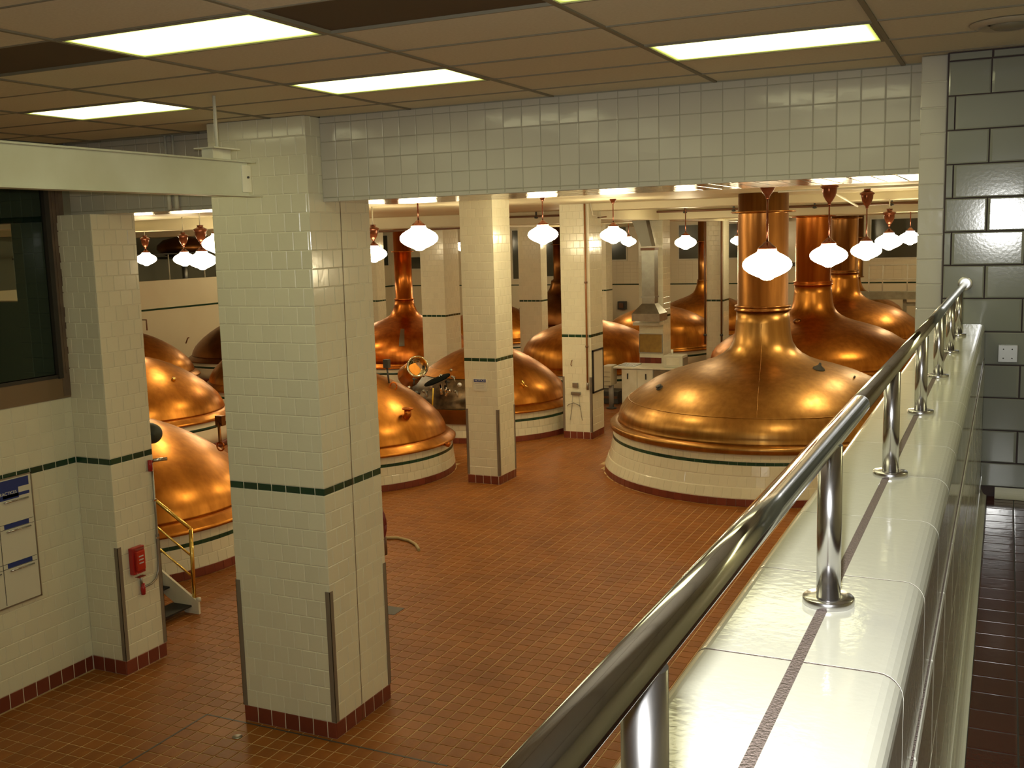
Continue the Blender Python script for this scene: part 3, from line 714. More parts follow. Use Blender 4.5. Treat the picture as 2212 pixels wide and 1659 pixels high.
G().lathe([(0, -.02), (.11, -.01), (.10, .02), (.03, .07), (.02, .11), (.0, .12)], p, 20, axis=nn).build('vent_cap', M_DARK, K1)
p, nn = dome_point(K1, 'A', th_px(K1, 1845, 'A', 1.78), 1.78)
G().lathe([(0, -.01), (.02, 0), (.015, .03), (0, .035)], p, 10, axis=nn).build('stud', M_DARK, K1)
G().lathe([(2.425, 1.335), (2.432, 1.340), (2.428, 1.348), (2.42, 1.345)], (-3.95, 19.0, 0), 96).build('seam', M_COPPER2, K1)
_t = th_px(K1, 1640, 'A', 1.7); _pp = [dome_point(K1, 'A', _t, z) for z in (1.36, 1.45, 1.55, 1.65, 1.75, 1.85, 1.93, 2.0, 2.08, 2.2, 2.4, 2.7)]
G().tube([p_+n_*.0005 for p_, n_ in _pp], .004, 6).build('seam', M_COPPER2, K1)
K2 = kettle('copper kettle just right of the big pillar, with a copper nozzle on its dome', -11.2, 16.4, 'B', True)
th = th_px(K2, 878, 'B', 1.18); p, nn = dome_point(K2, 'B', th, 1.18)
q = (nn*.5+Vector((0, 0, .9))).normalized()
G().tube([p-nn*.04, p+nn*.06, p+nn*.07+Vector((0, 0, .09))], .065, 18).lathe([(.07, 0), (.10, .005), (.10, .03), (.085, .03), (.07, .02)], p+nn*.07+Vector((0, 0, .09)), 20).build('nozzle', M_COPRED, K2)
p, nn = dome_point(K2, 'B', th_px(K2, 840, 'B', 1.70), 1.70)
sl = G().tube([p, p+Vector((-.03, 0, .30))], .018, 10).box(p.x-.08, p.x+.02, p.y-.05, p.y+.05, p.z+.28, p.z+.44).build('lamp_arm', M_DARK, K2)
G().tube([Vector((p.x+.16, p.y-.1, p.z-.04))+Vector((.07*math.cos(a), 0, .07*math.sin(a))) for a in [2*PI*i/14 for i in range(15)]], .014, 8).build('ring_handle', M_COPRED, K2)
G().tube([(-9.25, 16.55, .60), (-9.10, 16.45, .60), (-9.06, 16.45, .66)], .03, 12).build('drain_stub', M_COPRED, K2)
# vessel with its front opened
K3 = kettle('copper kettle behind the notice pillar with an open dark service bay and round glass chute', -10.75, 21.35, 'B', True)
a0 = th_px(K3, 868, 'B', .95); a1 = th_px(K3, 1050, 'B', .95)
if a1 < a0: a0, a1 = a1, a0
SH = [(r+.012, z) for r, z in PBp if .70 <= z <= 1.47]
G().lathe(SH, (-10.75, 21.35, 0), 26, a0=a0, a1=a1).build('service_bay', mat('bay_bronze', (.13, .085, .045), .33, .8, nscale=6, col2=(.04, .026, .015)), K3)
G().lathe([(2.03, .42), (2.03, .72)], (-10.75, 21.35, 0), 26, a0=a0, a1=a1).build('skirt', M_COPDARK, K3)
G().lathe([(r+.03, z) for r, z in PBp if 1.30 <= z <= 1.50], (-10.75, 21.35, 0), 26, a0=a0+.02, a1=a1).build('hood_lip', M_COPPER, K3)
def at_px(x, y, d):
    return CAM+(FW+RV*((x-1106)/FPX)-UV*((y-829.5)/FPX))*d
# round chute: copper barrel with a bright flared mouth facing the camera
d3 = 22.0
c = at_px(902, 792, d3); ax = (Vector((.42, -.86, .10))).normalized()
G().tube([c-ax*.55-Vector((.28, 0, .22)), c-ax*.10], [.25, .20], 28).build('chute_barrel', M_COPPER, K3)
ch = G().lathe([(.20, -.12), (.215, -.02), (.232, 0), (.215, .015), (.17, -.04), (.09, -.11)], c, 32, axis=ax).build('chute_mouth', mat('polished_nickel', (.62, .58, .40), .12, 1), K3)
G().lathe([(0, -.105), (.092, -.105)], c, 24, axis=ax).build('sight_glass', mat('pale_glass', (.75, .55, .36), .2), K3)
c2 = at_px(945, 822, d3-.35)
G().lathe([(0, 0), (.285, 0), (.295, .015), (.285, .03), (0, .05)], c2, 32, axis=Vector((-.30, -.22, .93))).build('oval_lid', mat('matt_black', (.004, .005, .004), .85, spec=.05), K3)
for (x, y) in ((975, 800), (932, 838), (915, 812), (966, 812)): 
    cc = at_px(x, y, d3-.05); G().lathe([(0, 0), (.03, 0), (.035, .03), (.02, .06), (0, .07)], cc, 12, axis=(.2, -.9, .3)).build('fitting', M_STEEL, K3)
for (x, y) in ((952, 840), (962, 842)):
    cc = at_px(x, y, d3-.1); G().tube([cc+Vector((0, 0, .10)), cc-Vector((-.02, 0, .12))], .03, 14).build('pipe_elbow', M_STEEL, K3)
for k, (x, y, rr_) in enumerate(((890, 838, .035), (905, 850, .05), (922, 846, .04), (958, 812, .03), (970, 826, .035), (982, 815, .03), (975, 845, .045), (900, 820, .03), (988, 846, .03))):
    cc = at_px(x, y, d3-.12); G().tube([cc, cc+Vector((.03*(k % 3-1), -.1, .02)), cc+Vector((.07*(k % 3-1), -.12, -.09))], rr_*.6, 10).lathe([(0, 0), (rr_, 0), (rr_, .03), (0, .04)], cc+Vector((0, -.1, .02)), 12, axis=(.2, -.9, .3)).build('fitting', (M_STEEL, M_DARK, M_STEELD)[k % 3], K3)
cc = at_px(993, 831, d3-.1); G().lathe([(0, 0), (.045, .01), (.045, .03), (0, .06)], cc, 16, axis=(.3, -.9, .1)).build('gauge', mat('gauge_white', (.7, .72, .75), .3), K3)
p, nn = dome_point(K3, 'B', th_px(K3, 1130, 'B', 1.12), 1.12)
G().tube([p, p+nn*.06, p+nn*.07+Vector((-.05, 0, .10))], .022, 10).tube([p+nn*.04+Vector((-.08, 0, .05)), p+nn*.05+Vector((.09, 0, -.04))], .016, 8).build('brass_valve', M_BRASS, K3)
# yellow dipstick standing by that kettle
a = at_px(936, 838, 20.9); b = at_px(934, 880, 20.9)
o = G().tube([a, (a+b)/2, Vector((b.x, b.y, b.z))], .014, 10).build('yellow_hose', M_YEL, K3)
K4 = kettle('copper kettle behind the whiteboard pillar, bright highlight on its left shoulder', -10.7, 27.8, 'C')
K5 = kettle('copper kettle behind the metal hood, with a panel joint below its highlight', -10.42, 33.6, 'C', sx=.95)
a = th_px(K5, 1447, 'C', 1.2, .95); b = th_px(K5, 1535, 'C', 1.2, .95)
if b < a: a, b = b, a
G().lathe([(r*.95+.02, z) for r, z in PCn if .68 <= z <= 1.40], (-10.42, 33.6, 0), 20, a0=a, a1=b).build('door_panel', M_COPPER, K5)
K6 = kettle('distant copper kettle with a slim neck behind the hood kettle', -10.38, 39.4, 'D', neck=.26, nm=M_NECK)
K7 = kettle('second copper kettle in the right row, reddish neck behind the lamps', -4.53, 28.0, 'A', nm=M_COPRED)
p, nn = dome_point(K7, 'A', th_px(K7, 1722, 'A', 2.02), 2.02)
G().lathe([(0, -.02), (.10, 0), (.09, .04), (0, .08)], p, 18, axis=nn).build('manhole', M_COPDARK, K7)
K8 = kettle('third copper kettle in the right row, cut by the pier', -4.75, 35.4, 'A', sx=.94, nm=M_NECK)
K9 = kettle('furthest copper kettle in the right row, below the steel gallery', -5.2, 40.95, 'D', neck=.38, sx=.99, nm=M_NECK)
K10 = kettle('orange copper kettle with a tall slim neck between big pillar and wide pillar', -16.85, 28.0, 'D', neck=.27, m=M_COPRED, nm=M_COPRED)
th = th_px(K10, 867, 'D', 1.3)
G().lathe([(r+.015, z) for r, z in PDn if 1.2 <= z <= 1.75], (-16.85, 28.0, 0), 3, a0=th-.045, a1=th+.045).build('hatch', M_STEELD, K10)
K11 = kettle('copper kettle seen in the gap right of the notice pillar', -17.2, 35.0, 'B', sx=1.05)
K12 = kettle('dark copper kettle neck and shoulder left of the whiteboard pillar', -16.95, 40.6, 'D', neck=.18, m=M_COPDARK, nm=M_COPDARK, sx=.95)
KL1 = kettle('copper kettle in front at the left, its stairs with brass rail', -11.4, 10.9, 'B', True)
KL2 = kettle('copper kettle behind the front left one, bright band low on its dome', -17.3, 17.2, 'B')
KL3 = kettle('far left copper kettle with a hooped handle on top', -23.0, 22.6, 'B')
KL4 = kettle('copper kettle peeping past the left edge of the big pillar', -17.75, 22.8, 'B')
KL5 = kettle('dull copper kettle against the gallery wall', -23.0, 28.0, 'B', m=M_COPDARK)
# odd fittings on the left kettles
c = at_px(327, 936, 13.6)
G().lathe([(0, -.16), (.08, -.15), (.13, -.08), (.13, .05), (.10, .10), (0, .12)], c, 24, axis=(.8, -.5, 0)).build('rubber_cap', mat('green_grey_rubber', (.04, .055, .045), .6), KL1)
a = at_px(472, 905, 14.6); b = at_px(476, 958, 14.4)
G().tube([a, b], .022, 10).obox(a+Vector((.03, 0, -.02)), (.06, 0, 0), (0, .04, 0), (0, 0, .07)).build('lamp_arm', M_COPDARK, KL1)
G().tube([b+Vector((0, 0, -.04))+Vector((.06*math.cos(q), 0, .06*math.sin(q))) for q in [2*PI*i/12 for i in range(13)]], .012, 8).build('ring_handle', M_COPRED, KL1)
p, nn = dome_point(KL2, 'B', th_px(KL2, 375, 'B', 1.50), 1.50)
G().lathe([(0, 0), (.05, 0), (.045, .05), (0, .06)], p, 14, axis=nn).build('stud', M_BRASS, KL2)
c = at_px(312, 712, 30.2)
G().tube([c+Vector((-.10, 0, 0)), c+Vector((-.10, 0, .28)), c+Vector((.10, 0, .28)), c+Vector((.10, 0, -.02))], .02, 8).build('hoop_handle', M_PIPE, KL3)
c = at_px(406, 738, 30.2)
G().tube([c+Vector((-.08, 0, -.05)), c+Vector((0, 0, .1)), c+Vector((.05, 0, .12))], .018, 8).build('hook_handle', M_PIPE, KL3)

# upper copper vessel on the far left gallery
uv = thing('copper_vessel', 'dark copper dome glowing on the upper gallery, behind the left lamps', 'vessel', (-29.2, 31.8, 2.5))
c = Vector((-29.0, 31.8, 4.30))
G().lathe([(0, -.36), (.55, -.34), (.88, -.22), (1.0, -.05), (.98, .1), (.75, .30), (.3, .42), (0, .44)], c, 48).build('dome', M_COPDARK, uv)
G().tube([c+Vector((0, 0, -.35)), Vector((c.x, c.y, 2.5))], .12, 14).build('stand', M_STEELD, uv)
G().lathe([(.98, -.42), (1.06, -.42), (1.06, -.34), (.98, -.34)], c, 48).build('ring', M_DARK, uv)
gp = thing('gallery_railing', 'thin cream posts and rail on top of the far left gallery wall', 'railing', (-26.6, 28, 3.2))
for y in (24.8, 26.6, 28.4, 30.2, 32.0, 34): G().tube([(-26.62, y, 3.2), (-26.62, y, 4.1)], .022, 8).build('post', M_WHITE, gp)
G().tube([(-26.62, 22, 4.1), (-26.62, 36, 4.1)], .03, 8).build('rail', M_DARK, gp)

# ------------------------------------------------------------------ pendant lamps
PG = [(.001, -.160), (.035, -.157), (.055, -.148), (.075, -.132), (.125, -.112), (.185, -.082), (.232, -.045), (.25, -.008), (.244, .03), (.215, .066), (.165, .098), (.118, .122), (.098, .138), (.092, .165)]
def lamp(label, px, py, wpx, style, hang=None):
    d = .5*FPX/wpx; c = at_px(px, py, d)
    t = thing('pendant_lamp', label, 'lamp', (c.x, c.y, c.z), 'white schoolhouse pendant lamps')
    G().lathe(PG, c, 36).build('globe', M_GLOBE, t)
    G().lathe([(.095, .160), (.090, .178), (.055, .205), (.035, .228), (.016, .240)], c, 28).build('fitter', M_LAMPB, t)
    top = SLAB
    if style == 'urn':
        ut = hang if hang else SLAB-.02
        G().tube([c+Vector((0, 0, .235)), (c.x, c.y, ut-.30)], .011, 12).build('stem', M_LAMPB, t)
        b = (c.x, c.y, ut)
        G().lathe([(.012, -.325), (.022, -.32), (.024, -.295), (.05, -.262), (.078, -.21), (.094, -.16), (.098, -.115), (.100, -.10), (.118, -.092), (.120, -.078), (.108, -.062), (.078, -.045), (.055, -.035), (.052, -.012), (.06, 0)], b, 28).build('urn_canopy', M_LAMPB, t)
        if ut < SLAB-.1: G().tube([b, (c.x, c.y, SLAB)], .012, 10).build('hanger', M_WHITE, t)
        else: G().lathe([(.06, 0), (.06, .02)], b, 16).build('ceiling_plate', M_LAMPB, t)
    else:
        G().tube([c+Vector((0, 0, .235)), (c.x, c.y, SLAB-.03)], .011, 12).build('stem', M_LAMPB, t)
        G().lathe([(.016, -.09), (.03, -.07), (.06, -.015), (.065, 0)], (c.x, c.y, SLAB), 20).build('canopy', M_LAMPB, t)
    return c
LP = [lamp('largest glowing globe lamp, in front of the wide copper neck', 1657, 572, 105, 'urn'),
 lamp('glowing globe lamp with brown urn canopy, next right of the largest globe', 1790, 552, 80, 'urn'),
 lamp('glowing globe lamp third in the right hand row', 1871, 542, 65, 'urn'),
 lamp('glowing globe lamp on a short stem, fourth in the right hand row', 1920, 522, 58, 'urn', 4.66),
 lamp('smallest glowing globe lamp of the right hand row, against the pier', 1966, 514, 47, 'plain'),
 lamp('glowing globe lamp hanging left of the notice pillar', 905, 515, 83, 'plain'),
 lamp('glowing globe lamp hanging between notice pillar and whiteboard pillar', 1173, 507, 66, 'plain'),
 lamp('glowing globe lamp just right of the whiteboard pillar', 1325, 508, 58, 'plain'),
 lamp('small glowing globe lamp tucked behind the one right of the whiteboard pillar', 1358, 522, 33, 'plain'),
 lamp('small glowing globe lamp before the dark far window', 1481, 524, 47, 'plain'),
 lamp('glowing globe lamp half hidden by the left edge of the wide copper neck', 1593, 520, 30, 'plain'),
 lamp('glowing globe lamp half hidden by the right edge of the big pillar', 808, 549, 56, 'urn', 4.64),
 lamp('glowing globe lamp beside the left pillar', 316, 560, 44, 'urn', 4.62),
 lamp('glowing globe lamp, middle one of the left opening', 399, 560, 48, 'urn', 4.64),
 lamp('large low glowing globe lamp by the left edge of the big pillar', 437, 563, 62, 'urn', 4.68),
 lamp('high glowing globe lamp cut by the left edge of the big pillar', 472, 527, 70, 'plain')]
# extra globe lamps added out of view to brighten the hall
FILL_LAMPS = [(-9.2, 18.0), (-13.2, 18.2), (-16.0, 22.0), (-18.5, 24.2), (-11.3, 28.0), (-20.6, 28.2), (-24.0, 31.0),
       (-6.9, 32.0), (-16.0, 32.0), (-13.0, 34.0), (-18.5, 35.0), (-24.0, 35.0), (-11.3, 36.0), (-2.2, 36.0), (-2.2, 40.0), (-20.6, 38.5), (-21.0, 12.5)]
for x, y in FILL_LAMPS:
    d = Vector((x, y, 4.05)); P = pj(d)
    lamp('unseen globe lamp added to light the brewhouse', P[0], P[1], .5*FPX/P[2], 'plain')
for c in LP[:2]: print('lamp', c)

# ------------------------------------------------------------------ things on walls and pillars
def text(parent, body, size, o, u, v, m, name='lettering', align='LEFT', depth=.0015):
    cu = bpy.data.curves.new(name, 'FONT'); cu.body = body; cu.size = size; cu.align_x = align; cu.align_y = 'CENTER'; cu.extrude = depth; cu.resolution_u = 3
    tmp = bpy.data.objects.new('tmp', cu); COL.objects.link(tmp)
    dg = bpy.context.evaluated_depsgraph_get(); me = bpy.data.meshes.new_from_object(tmp.evaluated_get(dg))
    bpy.data.objects.remove(tmp); me.materials.clear(); me.materials.append(m)
    ob = link(name, me, parent); u = Vector(u); v = Vector(v); n_ = u.cross(v)
    M = Matrix(((u.x, v.x, n_.x, 0), (u.y, v.y, n_.y, 0), (u.z, v.z, n_.z, 0), (0, 0, 0, 1))); M.translation = Vector(o)-parent_world(parent)
    ob.matrix_local = M; return ob
# safety board on the left wall
bd = thing('safety_board', 'white wall board with blue lettered header and clips on the left wall', 'board', (WX, 6.2, 1.6))
bx0 = WX+.004
G().box(bx0, bx0+.02, 5.45, 6.925, .995, 2.205).build('panel', M_BOARD, bd, bevel=.006)
G().box(bx0+.012, bx0+.024, 5.44, 6.935, .985, .998).box(bx0+.012, bx0+.024, 6.922, 6.935, .985, 2.215).box(bx0+.012, bx0+.024, 5.44, 6.935, 2.202, 2.215).build('edge_trim', M_STEELD, bd)
f = bx0+.0205
G().box(f, f+.002, 5.47, 6.895, 2.105, 2.190).box(f, f+.002, 5.47, 6.775, 2.005, 2.105).box(f, f+.002, 6.60, 6.895, 2.02, 2.05).build('header', M_BLUE, bd)
text(bd, 'PRACTICES', .042, (f+.003, 6.755, 2.065), (0, 1, 0), (0, 0, 1), M_INK, align='RIGHT')
for k, zz in enumerate((1.735, 1.36)):
    G().box(f, f+.002, 6.585, 6.86, zz-.002, zz+.042).build('label_strip', M_BLUE, bd)
    G().box(f, f+.0015, 5.46, 6.915, zz+.040, zz+.044).build('rule', M_DARK, bd)
    G().box(f, f+.0015, 5.46, 6.915, zz-.008, zz-.004).build('rule', M_DARK, bd)
    G().tube([(f+.012, 6.60, zz-.03), (f+.012, 6.87, zz-.03)], .008, 8).build('clip_bar', M_STEEL, bd)
    G().tube([(f+.012, 6.2, zz-.03), (f+.012, 6.50, zz-.03)], .008, 8).build('clip_bar', M_STEEL, bd)
G().tube([(f+.012, 6.60, 1.985), (f+.012, 6.87, 1.985)], .008, 8).build('clip_bar', M_STEEL, bd)
for y in (6.535,): G().box(f, f+.0015, y-.003, y+.003, 1.01, 2.0).build('rule', M_DARK, bd)
# alarm call box with conduit
al = thing('alarm_call_box', 'red alarm pull station under a clear cover on the left pillar', 'alarm', (-7.96, 7.75, 1.15))
ax_ = -7.966
G().box(ax_, ax_+.055, 7.635, 7.80, 1.02, 1.30).build('back_box', M_REDP, al, bevel=.008)
G().box(ax_+.055, ax_+.085, 7.665, 7.775, 1.06, 1.26).build('pull_handle', mat('bright_red', (.6, .04, .02), .2), al, bevel=.006)
for z in (1.20, 1.165, 1.13): G().box(ax_+.085, ax_+.087, 7.69, 7.75, z, z+.012).build('label_line', M_INK, al)
cb = G()
for (a, b, c_, d_) in ((7.64, 7.645, 1.0, 1.29), (7.83, 7.835, 1.0, 1.29)): cb.box(ax_+.055, ax_+.12, a, b, c_, d_)
cb = G(); q0, q1, q2, q3 = 7.64, 7.835, 1.0, 1.29; xa, xb = ax_+.055, ax_+.12
cb.add([(xa, q0, q2), (xb, q0, q2), (xb, q0, q3), (xa, q0, q3), (xa, q1, q2), (xb, q1, q2), (xb, q1, q3), (xa, q1, q3)], [(0, 1, 2, 3), (1, 5, 6, 2), (5, 4, 7, 6), (3, 2, 6, 7), (0, 4, 5, 1)]).build('clear_cover', glass_mat('clear_plastic', (.95, .95, .95)), al)
cn = thing('conduit', 'grey conduit with red couplings up the edge of the left pillar', 'conduit', (-7.95, 8.0, 1.5))
cx_ = -7.950
G().tube([(cx_, 7.76, .98), (cx_, 7.765, .86)], .014, 10).build('drop_pipe', M_STEELD, cn)
pts = [(cx_, 7.80, .845), (cx_, 7.90, .85), (cx_, 7.97, .88), (cx_, 8.01, .96), (cx_, 8.025, 1.06)]
G().tube(pts+[(cx_, 8.03, 1.6), (cx_, 8.03, 2.02)], .011, 10).build('pipe', M_STEELD, cn)
for z in (1.3, 1.7): G().box(cx_-.012, cx_+.014, 8.01, 8.05, z, z+.02).build('saddle', M_STEEL, cn)
G().lathe([(0, -.05), (.022, -.045), (.025, 0), (.022, .07), (0, .075)], (cx_+.005, 7.775, .82), 14).build('red_coupling', M_REDP, cn)
G().lathe([(0, -.06), (.022, -.055), (.025, 0), (.022, .06), (0, .065)], (cx_+.005, 8.0, 2.08), 14).build('red_coupling', M_REDP, cn)
G().tube([(cx_, 8.03, 2.12), (cx_+.02, 8.05, 2.13), (cx_+.13, 8.12, 2.14)], .018, 10).build('elbow', M_STEEL, cn)
# notice on pillar
nt_ = thing('notice_sign', 'white notice with blue header on the front of a cream pillar', 'sign', (-8.30, 16.24, 1.78))
G().box(-8.43, -8.175, 16.238, 16.249, 1.665, 1.885).build('panel', M_BOARD, nt_)
G().box(-8.418, -8.187, 16.235, 16.239, 1.825, 1.878).build('header', M_BLUE, nt_)
text(nt_, 'NOTICE', .055, (-8.302, 16.2345, 1.853), (1, 0, 0), (0, 0, 1), M_INK, align='CENTER')
for k in range(4): G().box(-8.40+.01*k, -8.215-.01*(k % 2), 16.2365, 16.2385, 1.795-k*.03, 1.800-k*.03).build('text_line', M_GREYINK, nt_)
# whiteboard on side of pillar 3
wb = thing('whiteboard', 'narrow whiteboard with black frame on the side of a cream pillar', 'whiteboard', (-7.885, 21.0, 1.44))
G().box(-7.896, -7.878, 20.73, 21.31, 1.01, 1.88).build('panel', M_BOARD, wb)
G().box(-7.896, -7.868, 20.70, 20.74, .985, 1.91).box(-7.896, -7.868, 21.30, 21.335, .985, 1.91).box(-7.896, -7.868, 20.70, 21.335, .985, 1.02).box(-7.896, -7.868, 20.70, 21.335, 1.875, 1.91).build('frame', M_BLACK, wb)
cp = thing('standpipe', 'thin brown pipe up the front corner of the whiteboard pillar', 'pipe', (-7.98, 20.62, 1.15))
G().tube([(-7.975, 20.62, 1.18), (-7.975, 20.62, SLAB)], .020, 12).build('pipe', mat('rust_pipe', (.33, .14, .045), .4), cp)
G().lathe([(0, -.10), (.028, -.09), (.03, .04), (.02, .06)], (-7.975, 20.62, 1.17), 12).build('pipe_end', M_STEELD, cp)
for z in (2.0, 3.35): G().lathe([(.02, -.02), (.034, -.018), (.034, .018), (.02, .02)], (-7.975, 20.62, z), 12).build('coupling', M_PIPE, cp)
ob = thing('outlet_box', 'grey electrical box on the front of the whiteboard pillar', 'outlet', (-8.26, 20.64, 1.17))
G().box(-8.325, -8.20, 20.615, 20.658, 1.115, 1.215).build('box', M_STEELD, ob, bevel=.006)
ob = thing('outlet_box', 'wider grey outlet box with hanging wires on the whiteboard pillar', 'outlet', (-8.25, 20.64, .99))
G().box(-8.36, -8.15, 20.61, 20.658, .955, 1.02).build('box', M_STEELD, ob, bevel=.006)
for x in (-8.33, -8.19): G().tube([(x, 20.64, .96), (x+.02*(1 if x > -8.25 else -1), 20.645, .72), (x+.07*(1 if x > -8.25 else -1), 20.648, .40)], .005, 6).build('wire', M_STEELD, ob)
G().tube([(-8.46, 20.64, .70), (-8.42, 20.63, .74), (-8.30, 20.62, .78), (-8.18, 20.63, .73), (-8.16, 20.64, .70)], .006, 6).build('wire', M_DARK, ob)
hk = thing('wall_hook', 'small dark hook on the front of the whiteboard pillar', 'hook', (-8.33, 20.64, 1.65))
G().tube([(-8.33, 20.65, 1.70), (-8.34, 20.62, 1.66), (-8.35, 20.62, 1.60), (-8.33, 20.62, 1.57)], .010, 8).build('hook', M_PIPE, hk)
pw2 = thing('pipe_cluster', 'thin conduits at the head of the whiteboard pillar', 'conduit', (-7.85, 20.9, 4.7))
G().tube([(-7.84, 20.60, SLAB), (-7.80, 20.64, 4.74), (-7.72, 20.9, 4.70)], .014, 8).build('conduit', M_WHITE, pw2)
G().tube([(-7.80, 20.92, 4.69), (-7.60, 20.92, 4.70)], .014, 8).build('conduit', M_PIPE, pw2)
# band of pipes on pillar 8
for x, lb in ((-8.50, 'dark thin pipe up the left front corner of a distant pillar'), (-7.98, 'dark thin pipe up the right front corner of a distant pillar')):
    t = thing('riser_pipe', lb, 'pipe', (x, 32.26, 1)); G().tube([(x, 32.26, .85), (x, 32.26, SLAB)], .03, 8).build('pipe', M_PIPE, t)
    G().lathe([(0, 0), (.05, .01), (.05, .07), (0, .08)], (x, 32.26, 1.1), 10).build('coupling', M_DARK, t)

# sprinkler pipe under the hall ceiling
sp = thing('sprinkler_pipe', 'dark pipe with hangers running under the brewhouse ceiling', 'pipe', (-6, 25.4, 4.85))
yq, zq = 25.45, 4.86
G().tube([(.9, yq, zq), (-13.3, yq, zq), (-13.3, yq, 4.62), (-16.5, yq, 4.60)], .035, 10).build('pipe', M_PIPE, sp)
for x in (-.8, -2.4, -4.1, -6.0, -7.2, -9.6, -11.2, -12.6): G().box(x-.02, x+.02, yq-.02, yq+.02, zq, SLAB).lathe([(0, -.06), (.05, -.05), (.05, 0)], (x, yq, zq), 10).build('hanger', M_DARK, sp)
cq = thing('conduit_run', 'cream conduit slanting under the ceiling at the right', 'conduit', (-2, 15, 4.9))
G().tube([(-3.4, 17.5, 4.94), (-1.2, 17.2, 4.94)], .018, 8).tube([(-2.6, 17.6, 4.93), (-2.4, 19.4, 4.70)], .02, 8).build('pipe', M_WHITE, cq)

# ------------------------------------------------------------------ hood, duct, counter
hd = thing('extraction_hood', 'grey metal hood and square duct rising in front of a pillar', 'hood', (-8.07, 25.3, 2.0))
M_GALV = mat('galvanised', (.36, .36, .31), .3, .85, nscale=6, col2=(.28, .28, .24))
X0, X1, Y0, Y1 = -8.44, -7.72, 24.95, 25.6
G().box(X0, X1, Y0, Y1, 2.17, 2.36).build('canopy', M_GALV, hd)
nx0, nx1, ny0, ny1 = -8.25, -7.92, 25.2, 25.5
V = [(X0, Y0, 2.36), (X1, Y0, 2.36), (X1, Y1, 2.36), (X0, Y1, 2.36), (nx0, ny0, 2.60), (nx1, ny0, 2.60), (nx1, ny1, 2.60), (nx0, ny1, 2.60)]
q = G(); q.add(V, [(0, 1, 5, 4), (1, 2, 6, 5), (2, 3, 7, 6), (3, 0, 4, 7)]); q.build('taper', M_GALV, hd)
G().box(nx0, nx1, ny0, ny1, 2.60, 3.98).build('duct', M_GALV, hd)
G().box(nx0-.02, nx1+.02, ny0-.02, ny1+.02, 3.92, 3.98).build('duct_flange', M_PIPE, hd)
G().box(nx0-.015, nx1+.015, ny0-.015, ny1+.015, 2.74, 2.78).build('duct_flange', M_STEELD, hd)
V = [(-8.22, 25.1, 4.02), (-7.95, 25.1, 4.02), (-7.95, 25.4, 4.02), (-8.22, 25.4, 4.02), (-8.46, 25.1, 4.66), (-8.10, 25.1, 4.66), (-8.10, 25.4, 4.66), (-8.46, 25.4, 4.66)]
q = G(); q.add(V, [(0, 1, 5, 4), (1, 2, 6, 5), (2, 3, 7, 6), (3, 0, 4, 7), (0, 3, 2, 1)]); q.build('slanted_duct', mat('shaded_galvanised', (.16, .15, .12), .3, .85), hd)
G().box(-8.46, -8.16, 25.1, 25.4, 4.66, SLAB).build('upper_duct', M_GALV, hd)
ckb = thing('pin_board', 'ochre board on the pillar between the hood and the counter', 'board', (-8.25, 25.93, 1.5))
G().box(-8.56, -7.96, 25.915, 25.948, 1.29, 1.76).build('panel', M_CORK, ckb)
G().box(-8.575, -7.945, 25.90, 25.945, 1.275, 1.29).box(-8.575, -7.945, 25.90, 25.945, 1.76, 1.775).box(-8.575, -8.56, 25.90, 25.945, 1.29, 1.76).box(-7.96, -7.945, 25.90, 25.945, 1.29, 1.76).build('frame', M_STEELD, ckb)
G().box(-8.6, -7.9, 25.5, 25.94, 2.02, 2.10).build('shelf', M_WHITE, ckb)
sp_ = thing('splash_strip', 'strip of red tiles on the pillar just above the counter', 'tiles', (-8.27, 25.93, 1.07))
for k in range(4): G().box(-8.56+k*.145, -8.42+k*.145, 25.925, 25.948, .99, 1.15).build('tile', M_RED, sp_)
cab = thing('base_cabinet', 'white two door cabinet below the counter by the hood', 'cabinet', (-8.2, 24.9, 0))
G().box(-8.62, -7.80, 24.65, 25.3, .10, 1.02).build('body', M_WHITE, cab, bevel=.006)
G().box(-8.60, -7.82, 24.70, 25.25, 0, .10).build('toe_kick', M_BLACK, cab)
for a, b, hx in ((-8.605, -8.215, -8.45), (-8.205, -7.815, -7.98)):
    dr = G().box(a, b, 24.625, 24.648, .13, 1.0).build('door', M_WHITE, cab, bevel=.004)
    G().box(hx-.012, hx+.012, 24.60, 24.625, .76, .90).build('handle', M_BLACK, dr)
ds = thing('drawer_unit', 'grey steel drawer unit right of the white cabinet', 'drawer unit', (-7.4, 24.9, 0))
G().box(-7.79, -6.9, 24.66, 25.3, 0, 1.02).build('body', M_STEELD, ds)
for k, z in enumerate((.76, .50)):
    dw = G().box(-7.77, -6.92, 24.635, 24.66, z, z+.24).build('drawer', M_GALV, ds); G().box(-7.45, -7.25, 24.61, 24.635, z+.16, z+.18).build('handle', M_STEEL, dw)
ctp = thing('countertop', 'long pale countertop over the white cabinet and drawers', 'countertop', (-7.9, 24.95, 1.02))
G().box(-8.82, -6.85, 24.58, 25.5, 1.02, 1.06).build('slab', M_WHITE, ctp, bevel=.004)
G().box(-8.76, -8.30, 24.75, 25.3, 1.05, 1.072).build('basin', mat('blue_steel', (.25, .33, .38), .25, .6), ctp)
pb = thing('pedestal_box', 'beige metal box standing on one thick grey leg left of the counter', 'box', (-8.85, 24.6, 0))
G().box(-9.06, -8.83, 24.45, 24.9, .60, 1.09).build('case', mat('beige_metal', (.50, .45, .31), .45), pb, bevel=.01)
for z in (.70, .82, .94): G().box(-9.04, -8.85, 24.44, 24.45, z, z+.008).build('groove', M_GUARD, pb)
G().tube([(-8.90, 24.65, 0), (-8.90, 24.65, .60)], .065, 16).build('leg', mat('grey_post', (.22, .21, .19), .4), pb)
G().lathe([(0, 0), (.13, 0), (.13, .02), (0, .03)], (-8.90, 24.65, 0), 18).build('foot', M_DARK, pb)
